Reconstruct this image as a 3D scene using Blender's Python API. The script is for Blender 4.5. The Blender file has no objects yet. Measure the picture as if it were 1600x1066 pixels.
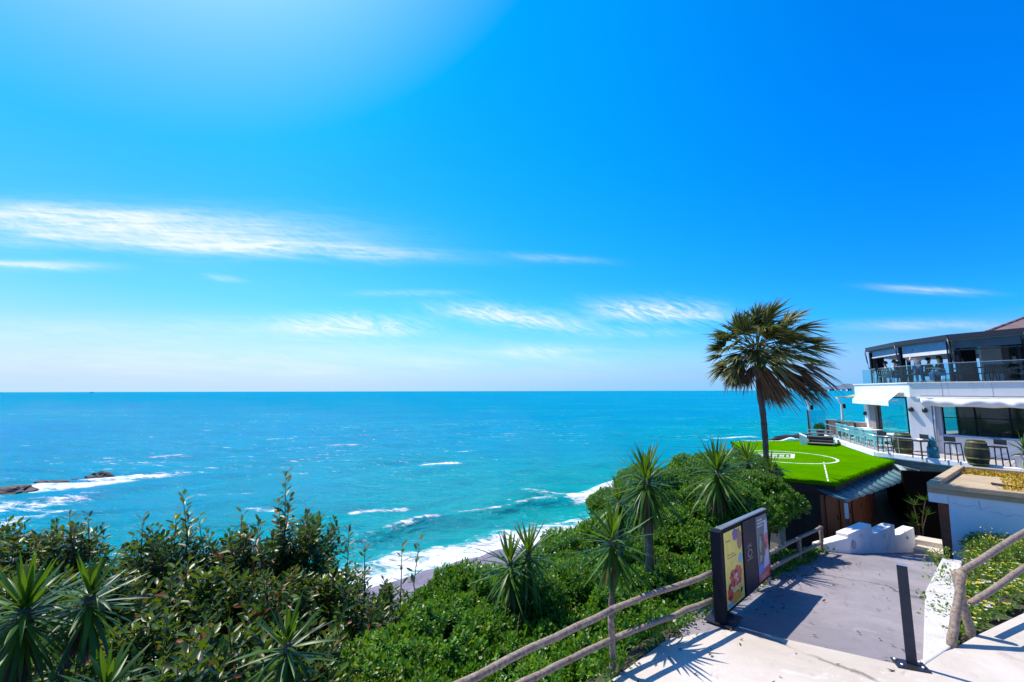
import bpy, bmesh, math, random
import numpy as np
from mathutils import Vector, Matrix
rad = math.radians
scene = bpy.context.scene
COL = scene.collection

# ------------------------------------------------------------------ camera, sky, sun, exposure
F, TH, ROLL, H = 667.0, math.atan(78 / 667.0), rad(-0.13), 3.7
C_, S_ = math.cos(TH), math.sin(TH)
cam = bpy.data.objects.new('camera', bpy.data.cameras.new('camera'))
COL.objects.link(cam)
cam.data.lens, cam.data.sensor_width = 36.0 * F / 1600.0, 36.0
cam.data.clip_start, cam.data.clip_end = 0.1, 80000
cr, sr = math.cos(ROLL), math.sin(ROLL)
M = Matrix(((cr, -sr, 0, 0), (-sr * S_, -cr * S_, -C_, 0), (sr * C_, cr * C_, -S_, H), (0, 0, 0, 1)))
cam.matrix_world = M
scene.camera = cam

SUN_AZ, SUN_EL = rad(-52), rad(60)          # azimuth from +Y towards +X
sv = Vector((math.sin(SUN_AZ) * math.cos(SUN_EL), math.cos(SUN_AZ) * math.cos(SUN_EL), math.sin(SUN_EL)))
sun = bpy.data.objects.new('sun', bpy.data.lights.new('sun', 'SUN'))
COL.objects.link(sun)
sun.data.energy, sun.data.angle, sun.data.color = 4.6, rad(0.5), (1.0, 0.93, 0.83)
sun.rotation_euler = (-sv).to_track_quat('-Z', 'Y').to_euler()

scene.view_settings.view_transform = 'Standard'
scene.view_settings.look = 'None'
scene.view_settings.gamma = 1.0
scene.view_settings.exposure = 0.35
SKY_STRENGTH = 0.085

def ray(px, py):                            # photograph pixel (1600 wide) -> world direction
    u, v = (px - 800) / F, (533 - py) / F
    u, v = u * cr - v * sr, u * sr + v * cr
    return Vector((u, C_ - v * S_, S_ + v * C_))
def atz(px, py, z):
    r = ray(px, py); t = (z - H) / r.z
    return Vector((r.x * t, r.y * t, z))
def atd(px, py, d):
    r = ray(px, py); t = d / r.y
    return Vector((r.x * t, d, H + r.z * t))

class N:                                    # small node-tree helper
    def __init__(s, nt): s.nt = nt; nt.nodes.clear()
    def a(s, typ, **kw):
        n = s.nt.nodes.new(typ)
        for k, v in kw.items():
            if k.startswith('i_'):
                key = k[2:]; n.inputs[int(key) if key.isdigit() else key.replace('_', ' ')].default_value = v
            else: setattr(n, k, v)
        return n
    def l(s, o, i): s.nt.links.new(o, i)
    def m(s, op, a, b=None, c=None, clamp=False):
        n = s.nt.nodes.new('ShaderNodeMath'); n.operation = op; n.use_clamp = clamp
        for i, x in enumerate((a, b, c)):
            if x is None: continue
            if isinstance(x, (int, float)): n.inputs[i].default_value = x
            else: s.l(x, n.inputs[i])
        return n.outputs[0]
    def mix(s, f, a, b, mode='MIX'):
        n = s.nt.nodes.new('ShaderNodeMix'); n.data_type = 'RGBA'; n.blend_type = mode
        for sock, x in ((n.inputs[0], f), (n.inputs[6], a), (n.inputs[7], b)):
            if isinstance(x, (int, float)): sock.default_value = x
            elif isinstance(x, (tuple, list)): sock.default_value = (*x[:3], 1)
            else: s.l(x, sock)
        return n.outputs[2]
    def ramp(s, f, pts, interp='LINEAR'):
        n = s.nt.nodes.new('ShaderNodeValToRGB'); cr_ = n.color_ramp; cr_.interpolation = interp
        while len(cr_.elements) < len(pts): cr_.elements.new(0.5)
        for e, (p, c) in zip(cr_.elements, pts):
            e.position = p; e.color = (*c, 1) if isinstance(c, (tuple, list)) else (c, c, c, 1)
        s.l(f, n.inputs[0]); return n.outputs[0]
    def sstep(s, x, lo, hi):
        n = s.nt.nodes.new('ShaderNodeMapRange'); n.interpolation_type = 'SMOOTHSTEP'
        s.l(x, n.inputs[0]); n.inputs[1].default_value = lo; n.inputs[2].default_value = hi
        return n.outputs[0]

def build_world():
    w = bpy.data.worlds.new('World'); scene.world = w; w.use_nodes = True
    n = N(w.node_tree)
    sky = n.a('ShaderNodeTexSky', sky_type='NISHITA', sun_disc=False, sun_elevation=SUN_EL,
              sun_rotation=SUN_AZ, altitude=0, air_density=1.0, dust_density=0.9, ozone_density=2.5)
    hs = n.a('ShaderNodeHueSaturation', i_Hue=0.487, i_Saturation=1.75, i_Value=1.0)
    n.l(sky.outputs[0], hs.inputs['Color'])
    sc_ = n.a('ShaderNodeSeparateColor'); n.l(hs.outputs[0], sc_.inputs[0])
    cc_ = n.a('ShaderNodeCombineColor')
    tc = n.a('ShaderNodeTexCoord')
    sep = n.a('ShaderNodeSeparateXYZ'); n.l(tc.outputs['Generated'], sep.inputs[0])
    X, Y, Z = sep.outputs
    el = n.m('ARCSINE', Z)
    az = n.m('DIVIDE', X, n.m('MAXIMUM', Y, 0.05)); bz = n.m('DIVIDE', Z, n.m('MAXIMUM', Y, 0.05))     # plane of the cloud sheet ahead
    dot = n.m('ADD', n.m('ADD', n.m('MULTIPLY', X, sv.x), n.m('MULTIPLY', Y, sv.y)), n.m('MULTIPLY', Z, sv.z))
    glow = n.m('EXPONENT', n.m('MULTIPLY', n.m('SUBTRACT', dot, 1.0), 5.0))           # bright air around the sun
    # sky dimmed towards the zenith and behind the camera to cut fill light
    deepen = n.m('MULTIPLY', n.m('SUBTRACT', 1.0, n.m('MULTIPLY', n.sstep(el, 0.75, 1.25), 0.6)), n.m('SUBTRACT', 1.0, n.m('MULTIPLY', n.sstep(n.m('MULTIPLY', Y, -1.0), -0.1, 0.6), 0.3)))
    n.l(n.m('MULTIPLY', deepen, n.m('MAXIMUM', n.m('ADD', n.m('SUBTRACT', n.m('MULTIPLY', sc_.outputs[0], 1.3), n.m('MULTIPLY', sc_.outputs[2], 0.25)), n.m('MULTIPLY', glow, 2.5)), 0.0)), cc_.inputs[0])
    n.l(n.m('MULTIPLY', deepen, n.m('ADD', n.m('MULTIPLY', sc_.outputs[1], n.m('SUBTRACT', n.m('SUBTRACT', 1.86, n.m('MULTIPLY', n.sstep(az, 0.1, 1.1), 0.42)), n.m('ADD', n.m('MULTIPLY', n.sstep(n.m('MULTIPLY', az, -1.0), 0.15, 1.1), 0.3), n.m('MULTIPLY', n.m('EXPONENT', n.m('MULTIPLY', n.m('MAXIMUM', el, 0.0), -6.0)), 0.55)))), n.m('MULTIPLY', glow, 1.1))), cc_.inputs[1]); n.l(n.m('MULTIPLY', deepen, n.m('MULTIPLY', sc_.outputs[2], 2.45)), cc_.inputs[2])
    skycol = cc_.outputs[0]
    front = n.sstep(Y, 0.05, 0.3)
    # streaky field, stretched along the wind
    def field(sx, sy, tilt, seed, detail=6, rough=0.6, dist=0.6):
        a = n.m('ADD', n.m('MULTIPLY', az, sx), seed)
        b = n.m('MULTIPLY', n.m('ADD', bz, n.m('MULTIPLY', az, tilt)), sy)
        c = n.a('ShaderNodeCombineXYZ'); n.l(a, c.inputs[0]); n.l(b, c.inputs[1])
        t = n.a('ShaderNodeTexNoise', i_Scale=1.0, i_Detail=detail, i_Roughness=rough, i_Distortion=dist)
        n.l(c.outputs[0], t.inputs['Vector']); return t.outputs[0]
    f1 = field(3.2, 26, 0.10, 3.1)
    f2 = field(11, 52, 0.32, 7.7, 7, 0.6, 2.0)
    f3 = field(1.6, 14, 0.02, 11.3, 4, 0.5, 0.3)
    f4 = field(4.5, 62, 0.05, 5.5, 5, 0.58, 0.8)
    wisp = n.sstep(f2, 0.30, 0.74); strk = n.sstep(f4, 0.34, 0.70)
    total = None
    # (px, py) centre, half length px, half height px, tilt of the streak, gain, fine share
    clouds = [(190, 354, 330, 30, 0.05, 0.95, 0.35), (430, 388, 225, 11, 0.05, 1.1, 0.25), (30, 414, 130, 7, 0.03, 0.8, 0.3), (120, 335, 190, 12, 0.03, 0.5, 0.3),
              (545, 508, 105, 15, 0.04, 0.9, 0.95), (800, 496, 112, 14, 0.12, 1.1, 0.85), (1030, 487, 100, 16, 0.05, 1.05, 0.9),
              (850, 548, 75, 9, 0.0, 0.45, 0.7), (1450, 453, 80, 5, 0.06, 0.6, 0.5), (1450, 508, 140, 8, 0.0, 0.35, 0.5), (1540, 540, 100, 8, 0.0, 0.3, 0.5),
              (870, 404, 80, 6, 0.08, 0.25, 0.6), (350, 435, 30, 5, 0.15, 0.5, 0.7), (640, 458, 80, 5, 0.0, 0.3, 0.7),
              (250, 515, 450, 20, 0.0, 0.3, 0.3), (400, 560, 560, 26, 0.0, 0.35, 0.3), (1010, 520, 70, 8, 0.0, 0.3, 0.7)]
    for px, py, lx, ly, tilt, gain, fine in clouds:
        r = ray(px, py); a0, e0 = r.x / r.y, r.z / r.y
        la, lb = lx / F, ly / F
        da = n.m('SUBTRACT', az, a0)
        de = n.m('ADD', n.m('SUBTRACT', bz, e0), n.m('MULTIPLY', da, tilt))
        wob = n.m('MULTIPLY', n.m('SUBTRACT', f1, 0.5), lb * 1.6)
        de = n.m('ADD', de, wob)
        A = n.m('POWER', n.m('ABSOLUTE', n.m('DIVIDE', da, la)), 2.6); B = n.m('POWER', n.m('ABSOLUTE', n.m('DIVIDE', de, lb)), 2.0)
        g = n.m('EXPONENT', n.m('MULTIPLY', n.m('ADD', A, B), -1.0))
        tex = n.m('ADD', n.m('MULTIPLY', n.m('ADD', n.m('MULTIPLY', f1, 1.05), n.m('MULTIPLY', strk, 0.42)), (1 - fine) * 1.35), n.m('MULTIPLY', n.m('ADD', n.m('MULTIPLY', wisp, 0.75), n.m('MULTIPLY', f1, 0.65)), fine * 1.1))
        c = n.m('MULTIPLY', n.m('MULTIPLY', g, gain), n.m('SUBTRACT', tex, 0.28))
        c = n.m('MAXIMUM', c, 0.0)
        total = c if total is None else n.m('ADD', total, c)
    dens = n.m('MINIMUM', n.m('MULTIPLY', total, 1.15), 0.95)
    # thin veil of moisture low over the sea, thicker on the sun's side
    side = n.m('EXPONENT', n.m('MULTIPLY', n.m('POWER', n.m('MAXIMUM', n.m('ADD', az, 0.7), 0.0), 2.0), -0.9))
    dec = n.m('ADD', -13.0, n.m('MULTIPLY', side, 7.0))
    low = n.m('EXPONENT', n.m('MULTIPLY', n.m('MAXIMUM', el, 0.0), dec))
    veil = n.m('MULTIPLY', n.m('MULTIPLY', low, n.m('ADD', n.m('MULTIPLY', f3, 0.25), 0.86)), n.m('ADD', 0.4, n.m('MULTIPLY', front, 0.6)))
    veilc = n.mix(side, (1.4, 5.3, 9.6), (5.1, 7.4, 9.6))
    dens = n.m('MULTIPLY', n.m('MAXIMUM', dens, 0.0), front)
    col = n.mix(n.m('MINIMUM', veil, 0.97), skycol, veilc)
    col = n.mix(n.m('MULTIPLY', dens, 0.9), col, (9.4, 9.8, 10.2))
    bg = n.a('ShaderNodeBackground', i_Strength=SKY_STRENGTH); n.l(col, bg.inputs[0])
    out = n.a('ShaderNodeOutputWorld'); n.l(bg.outputs[0], out.inputs[0])
build_world()

# ------------------------------------------------------------------ helpers
RNG = np.random.default_rng(7)
random.seed(7)
def tag(o, label=None, cat=None, group=None, kind=None):
    if label: o['label'] = label
    if cat: o['category'] = cat
    if group: o['group'] = group
    if kind: o['kind'] = kind
    return o
def thing(name, label, cat, loc=(0, 0, 0), rz=0.0, group=None):
    o = bpy.data.objects.new(name, None); COL.objects.link(o)
    o.empty_display_size = 0.2
    o.location = loc; o.rotation_euler = (0, 0, rz)
    return tag(o, label, cat, group)
def dup(root, loc, rz=0.0, scale=(1, 1, 1), label=None):
    r = root.copy(); COL.objects.link(r); r.location = loc; r.rotation_euler = (0, 0, rz); r.scale = scale
    if label: r['label'] = label
    for ch in list(root.children):
        c = ch.copy(); COL.objects.link(c); c.parent = r
        for g in list(ch.children):
            d = g.copy(); COL.objects.link(d); d.parent = c
    return r
def org(o):
    v = Vector((0, 0, 0))
    while o is not None: v = v + o.location; o = o.parent
    return v
class MB:
    def __init__(s): s.v, s.f, s.mi = [], [], []
    def add(s, vs, fs, mi=0):
        b = len(s.v); s.v += [tuple(p) for p in vs]
        s.f += [tuple(i + b for i in f) for f in fs]; s.mi += [mi] * len(fs); return s
    def box(s, c, size, rz=0.0, mi=0, rx=0.0, ry=0.0):
        R = Matrix.Rotation(rz, 3, 'Z') @ Matrix.Rotation(ry, 3, 'Y') @ Matrix.Rotation(rx, 3, 'X')
        hx, hy, hz = (x / 2 for x in size); c = Vector(c)
        vs = [c + R @ Vector((x, y, z)) for z in (-hz, hz) for x, y in ((-hx, -hy), (hx, -hy), (hx, hy), (-hx, hy))]
        return s.add(vs, [(3, 2, 1, 0), (4, 5, 6, 7), (0, 1, 5, 4), (1, 2, 6, 5), (2, 3, 7, 6), (3, 0, 4, 7)], mi)
    def prism(s, poly, z0, z1, mi=0):
        n = len(poly)
        z0s = z0 if isinstance(z0, (list, tuple)) else [z0] * n; z1s = z1 if isinstance(z1, (list, tuple)) else [z1] * n
        ar = sum(poly[i][0] * poly[(i + 1) % n][1] - poly[(i + 1) % n][0] * poly[i][1] for i in range(n))
        if ar < 0: poly, z0s, z1s = poly[::-1], z0s[::-1], z1s[::-1]
        vs = [(p[0], p[1], z) for p, z in zip(poly, z0s)] + [(p[0], p[1], z) for p, z in zip(poly, z1s)]
        fs = [tuple(range(n))[::-1], tuple(range(n, 2 * n))] + [(i, (i + 1) % n, n + (i + 1) % n, n + i) for i in range(n)]
        return s.add(vs, fs, mi)
    def wall(s, p, q, t, z0, z1, mi=0):
        p, q = Vector(p[:2]), Vector(q[:2]); d = (q - p).normalized(); nn = Vector((-d.y, d.x)) * (t / 2)
        return s.prism([p - nn, q - nn, q + nn, p + nn], z0, z1, mi)
    def bar(s, p, q, w, h=None, mi=0):
        p, q = Vector(p), Vector(q); h = h or w; d = (q - p).normalized()
        up = Vector((0, 0, 1)) if abs(d.z) < 0.95 else Vector((0, 1, 0))
        a = d.cross(up).normalized() * (w / 2); b = a.cross(d).normalized() * (h / 2)
        vs = [p - a - b, p + a - b, p + a + b, p - a + b, q - a - b, q + a - b, q + a + b, q - a + b]
        return s.add(vs, [(0, 1, 2, 3), (7, 6, 5, 4), (0, 4, 5, 1), (1, 5, 6, 2), (2, 6, 7, 3), (3, 7, 4, 0)], mi)
    def tube(s, pts, rs, n=8, cap=True, mi=0, wob=0.0):
        pts = [Vector(p) for p in pts]
        if isinstance(rs, (int, float)): rs = [rs] * len(pts)
        vs, fs = [], []
        for i, p in enumerate(pts):
            d = (pts[min(i + 1, len(pts) - 1)] - pts[max(i - 1, 0)]).normalized()
            up = Vector((0, 0, 1)) if abs(d.z) < 0.9 else Vector((0, 1, 0))
            a = d.cross(up).normalized(); b = a.cross(d).normalized()
            for k in range(n):
                t = 2 * math.pi * k / n; r = rs[i] * (1 + wob * random.uniform(-1, 1))
                vs.append(p + a * (math.cos(t) * r) + b * (math.sin(t) * r))
        for i in range(len(pts) - 1):
            for k in range(n):
                k2 = (k + 1) % n; fs.append((i * n + k, i * n + k2, (i + 1) * n + k2, (i + 1) * n + k))
        if cap: fs += [tuple(range(n)), tuple(range((len(pts) - 1) * n, len(pts) * n))[::-1]]
        return s.add(vs, fs, mi)
    def lathe(s, prof, c=(0, 0, 0), n=16, mi=0):
        vs, fs = [], []; c = Vector(c)
        for r, z in prof:
            for k in range(n):
                t = 2 * math.pi * k / n; vs.append(c + Vector((r * math.cos(t), r * math.sin(t), z)))
        for i in range(len(prof) - 1):
            for k in range(n):
                k2 = (k + 1) % n; fs.append((i * n + k, i * n + k2, (i + 1) * n + k2, (i + 1) * n + k))
        fs += [tuple(range(n))[::-1], tuple(range((len(prof) - 1) * n, len(prof) * n))]
        return s.add(vs, fs, mi)
    def poly(s, pts, mi=0): return s.add(pts, [tuple(range(len(pts)))], mi)
    def build(s, name, mats, parent=None, smooth=False, bevel=0.0, local=False):
        me = bpy.data.meshes.new(name)
        o = bpy.data.objects.new(name, me); COL.objects.link(o)
        off = Vector((0, 0, 0))
        if parent is not None:
            o.parent = parent
            if not local: off = org(parent)
        me.from_pydata([tuple(Vector(p) - off) for p in s.v], [], s.f); me.validate()
        mats = mats if isinstance(mats, (list, tuple)) else [mats]
        for m_ in mats: me.materials.append(m_)
        if len(mats) > 1 and len(me.polygons) == len(s.mi): me.polygons.foreach_set('material_index', s.mi)
        bm = bmesh.new(); bm.from_mesh(me); bmesh.ops.recalc_face_normals(bm, faces=bm.faces); bm.to_mesh(me); bm.free()
        if smooth: me.polygons.foreach_set('use_smooth', [True] * len(me.polygons))
        if bevel:
            b = o.modifiers.new('bevel', 'BEVEL'); b.width = bevel; b.segments = 2; b.limit_method = 'ANGLE'
        return o
def np_mesh(name, V, Q, mats, parent=None, smooth=False, mi=None):
    me = bpy.data.meshes.new(name); V = np.asarray(V, np.float32).reshape(-1, 3); Q = np.asarray(Q, np.int32)
    k = Q.shape[1]
    me.vertices.add(len(V)); me.vertices.foreach_set('co', V.ravel())
    me.loops.add(Q.size); me.loops.foreach_set('vertex_index', Q.ravel())
    me.polygons.add(len(Q)); me.polygons.foreach_set('loop_start', np.arange(0, Q.size, k, dtype=np.int32))
    me.polygons.foreach_set('loop_total', np.full(len(Q), k, np.int32))
    for m_ in (mats if isinstance(mats, (list, tuple)) else [mats]): me.materials.append(m_)
    if mi is not None: me.polygons.foreach_set('material_index', np.asarray(mi, np.int32))
    if smooth: me.polygons.foreach_set('use_smooth', np.ones(len(Q), bool))
    me.update(calc_edges=True)
    o = bpy.data.objects.new(name, me); COL.objects.link(o)
    if parent is not None: o.parent = parent
    return o
def nrm(a): return a / np.maximum(np.linalg.norm(a, axis=-1, keepdims=True), 1e-9)
def strips(base, d, side, L, W, prof, bend, fold=0.0):
    """leaf blades: base (n,3), direction, side vector, length, half width; prof [(t, w)]; bend (n,3) is added times t^2; fold lowers the midrib"""
    n = len(base); k = len(prof); L = np.broadcast_to(L, n)[:, None]; W = np.broadcast_to(W, n)[:, None]
    nor = nrm(np.cross(side, d)); rows = []
    for t, w in prof:
        c = base + d * L * t + bend * (t * t)
        if fold: rows += [c - side * W * w, c - nor * (W * w * fold), c + side * W * w]
        else: rows += [c - side * W * w, c + side * W * w]
    m = 3 if fold else 2
    V = np.stack(rows, 1).reshape(-1, 3)
    q = []
    for i in range(k - 1):
        for j in range(m - 1): q.append((i * m + j, i * m + j + 1, (i + 1) * m + j + 1, (i + 1) * m + j))
    q = np.array(q); Q = (q[None] + (np.arange(n) * k * m)[:, None, None]).reshape(-1, 4)
    return V, Q
def cat_geo(parts):
    Vs, Qs, b = [], [], 0
    for V, Q in parts: Vs.append(V); Qs.append(Q + b); b += len(V)
    return np.concatenate(Vs), np.concatenate(Qs)
def unit_rand(n, rng): return nrm(rng.normal(size=(n, 3)))

# ------------------------------------------------------------------ materials
def mat(name, col, rough=0.6, var=0.12, scale=4.0, bump=0.0, bscale=30.0, metal=0.0, spec=0.5, col2=None, mask=(0.45, 0.6), detail=5):
    m_ = bpy.data.materials.new(name); m_.use_nodes = True; n = N(m_.node_tree)
    tc = n.a('ShaderNodeTexCoord'); tx = n.a('ShaderNodeTexNoise', i_Scale=scale, i_Detail=float(detail), i_Roughness=0.6)
    n.l(tc.outputs['Object'], tx.inputs['Vector'])
    c = n.ramp(tx.outputs[0], [(0.3, tuple(x * (1 - var) for x in col)), (0.7, tuple(min(1, x * (1 + var)) for x in col))])
    if col2:
        t2 = n.a('ShaderNodeTexNoise', i_Scale=scale * 0.45, i_Detail=8.0, i_Roughness=0.65, i_Distortion=0.4); n.l(tc.outputs['Object'], t2.inputs['Vector'])
        c = n.mix(n.sstep(t2.outputs[0], *mask), c, col2)
    p = n.a('ShaderNodeBsdfPrincipled', i_Roughness=rough, i_Metallic=metal); p.inputs['Specular IOR Level'].default_value = spec
    n.l(c, p.inputs['Base Color'])
    if bump:
        tb = n.a('ShaderNodeTexNoise', i_Scale=bscale, i_Detail=6.0); n.l(tc.outputs['Object'], tb.inputs['Vector'])
        b = n.a('ShaderNodeBump', i_Strength=bump, i_Distance=0.02); n.l(tb.outputs[0], b.inputs['Height']); n.l(b.outputs[0], p.inputs['Normal'])
    o = n.a('ShaderNodeOutputMaterial'); n.l(p.outputs[0], o.inputs[0]); return m_
def leaf_mat(name, cols, rough=0.35, trans=0.3, tcol=(0.3, 0.5, 0.05), spec=0.5, clump=1.2):
    m_ = bpy.data.materials.new(name); m_.use_nodes = True; n = N(m_.node_tree)
    g = n.a('ShaderNodeNewGeometry'); tc = n.a('ShaderNodeTexCoord')
    tx = n.a('ShaderNodeTexNoise', i_Scale=clump, i_Detail=2.0); n.l(tc.outputs['Object'], tx.inputs['Vector'])
    r = n.m('ADD', n.m('MULTIPLY', g.outputs['Random Per Island'], 0.75), n.m('MULTIPLY', n.m('SUBTRACT', tx.outputs[0], 0.5), 0.7))
    oi = n.a('ShaderNodeObjectInfo'); r = n.m('ADD', r, n.m('MULTIPLY', n.m('SUBTRACT', oi.outputs['Random'], 0.5), 0.26))
    c = n.ramp(n.m('ADD', r, 0.12), cols)
    p = n.a('ShaderNodeBsdfPrincipled', i_Roughness=rough); p.inputs['Specular IOR Level'].default_value = spec; n.l(c, p.inputs['Base Color'])
    o = n.a('ShaderNodeOutputMaterial')
    if trans:
        t = n.a('ShaderNodeBsdfTranslucent'); n.l(n.mix(0.65, c, tcol), t.inputs[0])
        mx = n.a('ShaderNodeMixShader', i_0=trans); n.l(p.outputs[0], mx.inputs[1]); n.l(t.outputs[0], mx.inputs[2]); n.l(mx.outputs[0], o.inputs[0])
    else: n.l(p.outputs[0], o.inputs[0])
    return m_
def glass_mat(name, tint, refl=0.06, rough=0.0):
    m_ = bpy.data.materials.new(name); m_.use_nodes = True; n = N(m_.node_tree)
    t = n.a('ShaderNodeBsdfTransparent', i_Color=(*tint, 1)); g = n.a('ShaderNodeBsdfGlossy', i_Roughness=rough)
    lw = n.a('ShaderNodeLayerWeight', i_Blend=0.5); mx = n.a('ShaderNodeMixShader')
    n.l(n.m('ADD', n.m('MULTIPLY', n.m('POWER', lw.outputs['Facing'], 5.0), 0.5), refl), mx.inputs[0]); n.l(t.outputs[0], mx.inputs[1]); n.l(g.outputs[0], mx.inputs[2])
    o = n.a('ShaderNodeOutputMaterial'); n.l(mx.outputs[0], o.inputs[0]); return m_
def wood_mat(name, c1, c2, axis_scale=(2, 2, 30), rough=0.75, bump=0.3):
    m_ = bpy.data.materials.new(name); m_.use_nodes = True; n = N(m_.node_tree)
    tc = n.a('ShaderNodeTexCoord'); mp = n.a('ShaderNodeMapping'); mp.inputs['Scale'].default_value = axis_scale; n.l(tc.outputs['Object'], mp.inputs[0])
    tx = n.a('ShaderNodeTexNoise', i_Scale=1.0, i_Detail=8.0, i_Roughness=0.65, i_Distortion=0.3); n.l(mp.outputs[0], tx.inputs['Vector'])
    c = n.ramp(tx.outputs[0], [(0.3, c1), (0.7, c2)])
    p = n.a('ShaderNodeBsdfPrincipled', i_Roughness=rough); n.l(c, p.inputs['Base Color'])
    b = n.a('ShaderNodeBump', i_Strength=bump, i_Distance=0.01); n.l(tx.outputs[0], b.inputs['Height']); n.l(b.outputs[0], p.inputs['Normal'])
    o = n.a('ShaderNodeOutputMaterial'); n.l(p.outputs[0], o.inputs[0]); return m_

MW = mat('white_paint', (0.78, 0.78, 0.76), 0.55, 0.05, 1.5, 0.15, 25)
def stained_white():
    m_ = bpy.data.materials.new('weathered_white_render'); m_.use_nodes = True; n = N(m_.node_tree); tc = n.a('ShaderNodeTexCoord')
    mp = n.a('ShaderNodeMapping'); mp.inputs['Scale'].default_value = (5.0, 5.0, 0.5); n.l(tc.outputs['Object'], mp.inputs[0])
    t = n.a('ShaderNodeTexNoise', i_Scale=1.0, i_Detail=7.0, i_Roughness=0.65); n.l(mp.outputs[0], t.inputs['Vector'])
    t2 = n.a('ShaderNodeTexNoise', i_Scale=0.9, i_Detail=5.0); n.l(tc.outputs['Object'], t2.inputs['Vector'])
    c = n.ramp(t2.outputs[0], [(0.3, (0.75, 0.74, 0.72)), (0.7, (0.82, 0.81, 0.80))])
    c = n.mix(n.m('MULTIPLY', n.sstep(t.outputs[0], 0.52, 0.74), 0.5), c, (0.52, 0.49, 0.46))
    p = n.a('ShaderNodeBsdfPrincipled', i_Roughness=0.65); n.l(c, p.inputs['Base Color'])
    b = n.a('ShaderNodeBump', i_Strength=0.2, i_Distance=0.01); n.l(t.outputs[0], b.inputs['Height']); n.l(b.outputs[0], p.inputs['Normal'])
    o = n.a('ShaderNodeOutputMaterial'); n.l(p.outputs[0], o.inputs[0]); return m_
M_RENDER = stained_white()
MW_WORN = mat('worn_whitewash', (0.87, 0.87, 0.87), 0.7, 0.05, 2.0, 0.5, 14, col2=(0.60, 0.59, 0.57), mask=(0.56, 0.74))
M_DARK = mat('anthracite_metal', (0.012, 0.014, 0.022), 0.6, 0.1, 6, spec=0.07)
M_BLACK = mat('black_metal', (0.02, 0.02, 0.025), 0.4, 0.1, 6)
M_STEEL = mat('brushed_steel', (0.6, 0.6, 0.62), 0.3, 0.06, 8, metal=0.8)
def paving_mat(name, c1, c2, dark, light, crack_scale, crack_col, crack_w=0.012, joints=None):
    m_ = bpy.data.materials.new(name); m_.use_nodes = True; n = N(m_.node_tree); tc = n.a('ShaderNodeTexCoord')
    def noise(sc, det=6.0, rough=0.6, dist=0.0):
        t = n.a('ShaderNodeTexNoise', i_Scale=sc, i_Detail=det, i_Roughness=rough, i_Distortion=dist); n.l(tc.outputs['Object'], t.inputs['Vector']); return t
    base = n.ramp(noise(0.55, 9.0, 0.68, 0.6).outputs[0], [(0.32, c1), (0.66, c2)])
    base = n.mix(n.m('MULTIPLY', n.sstep(noise(1.6, 8.0, 0.7, 1.0).outputs[0], 0.55, 0.68), 0.55), base, light)
    base = n.mix(n.m('MULTIPLY', n.sstep(noise(2.7, 9.0, 0.75, 0.4).outputs[0], 0.56, 0.72), 0.6), base, dark)
    grit = noise(90.0, 3.0); base = n.mix(n.m('MULTIPLY', n.sstep(grit.outputs[0], 0.58, 0.7), 0.45), base, dark)
    grit2 = noise(55.0, 3.0); base = n.mix(n.m('MULTIPLY', n.sstep(grit2.outputs[0], 0.6, 0.72), 0.4), base, light)
    wv = noise(1.4, 5.0, 0.6); mx = n.a('ShaderNodeVectorMath', operation='MULTIPLY_ADD'); n.l(wv.outputs['Color'], mx.inputs[0]); mx.inputs[1].default_value = (0.5, 0.5, 0.5); n.l(tc.outputs['Object'], mx.inputs[2])
    vo = n.a('ShaderNodeTexVoronoi', feature='DISTANCE_TO_EDGE', i_Scale=crack_scale); n.l(mx.outputs[0], vo.inputs['Vector'])
    part = n.sstep(noise(0.45, 3.0).outputs[0], 0.46, 0.56)
    cr_m = n.m('MULTIPLY', n.m('SUBTRACT', 1.0, n.sstep(vo.outputs['Distance'], 0.0, crack_w)), part)
    base = n.mix(n.m('MULTIPLY', cr_m, 0.8), base, crack_col)
    p = n.a('ShaderNodeBsdfPrincipled', i_Roughness=0.88); p.inputs['Specular IOR Level'].default_value = 0.25; n.l(base, p.inputs['Base Color'])
    h = n.m('SUBTRACT', n.m('ADD', grit.outputs[0], n.m('MULTIPLY', wv.outputs[0], 1.5)), n.m('MULTIPLY', cr_m, 2.0))
    b = n.a('ShaderNodeBump', i_Strength=0.55, i_Distance=0.012); n.l(h, b.inputs['Height']); n.l(b.outputs[0], p.inputs['Normal'])
    o = n.a('ShaderNodeOutputMaterial'); n.l(p.outputs[0], o.inputs[0]); return m_
M_CONC = paving_mat('pale_concrete', (0.52, 0.45, 0.375), (0.66, 0.60, 0.53), (0.33, 0.285, 0.24), (0.74, 0.70, 0.65), 0.22, (0.16, 0.14, 0.12))
M_RAMP = paving_mat('grey_ramp_concrete', (0.22, 0.20, 0.217), (0.325, 0.298, 0.32), (0.13, 0.12, 0.13), (0.40, 0.38, 0.39), 0.30, (0.07, 0.065, 0.07))
M_WOODRAIL = wood_mat('weathered_timber', (0.12, 0.085, 0.06), (0.43, 0.33, 0.255), (22, 22, 22), 0.8, 0.8)
M_REDWOOD = wood_mat('red_brown_boards', (0.12, 0.032, 0.014), (0.24, 0.075, 0.032), (14, 14, 1.2), 0.6)
M_DARKWOOD = wood_mat('dark_timber', (0.012, 0.009, 0.008), (0.035, 0.025, 0.02), (14, 14, 1.2), 0.7)
M_BROWNSLAT = wood_mat('brown_slats', (0.34, 0.19, 0.10), (0.72, 0.48, 0.32), (3, 3, 25), 0.7)
M_GLASS = glass_mat('clear_glass', (0.86, 0.94, 0.95), 0.03)
M_GLASS_RAIL = glass_mat('teal_rail_glass', (0.58, 0.88, 0.94), 0.03)
M_GLASS_DARK = glass_mat('window_glass', (0.70, 0.78, 0.78), 0.05)
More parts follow.
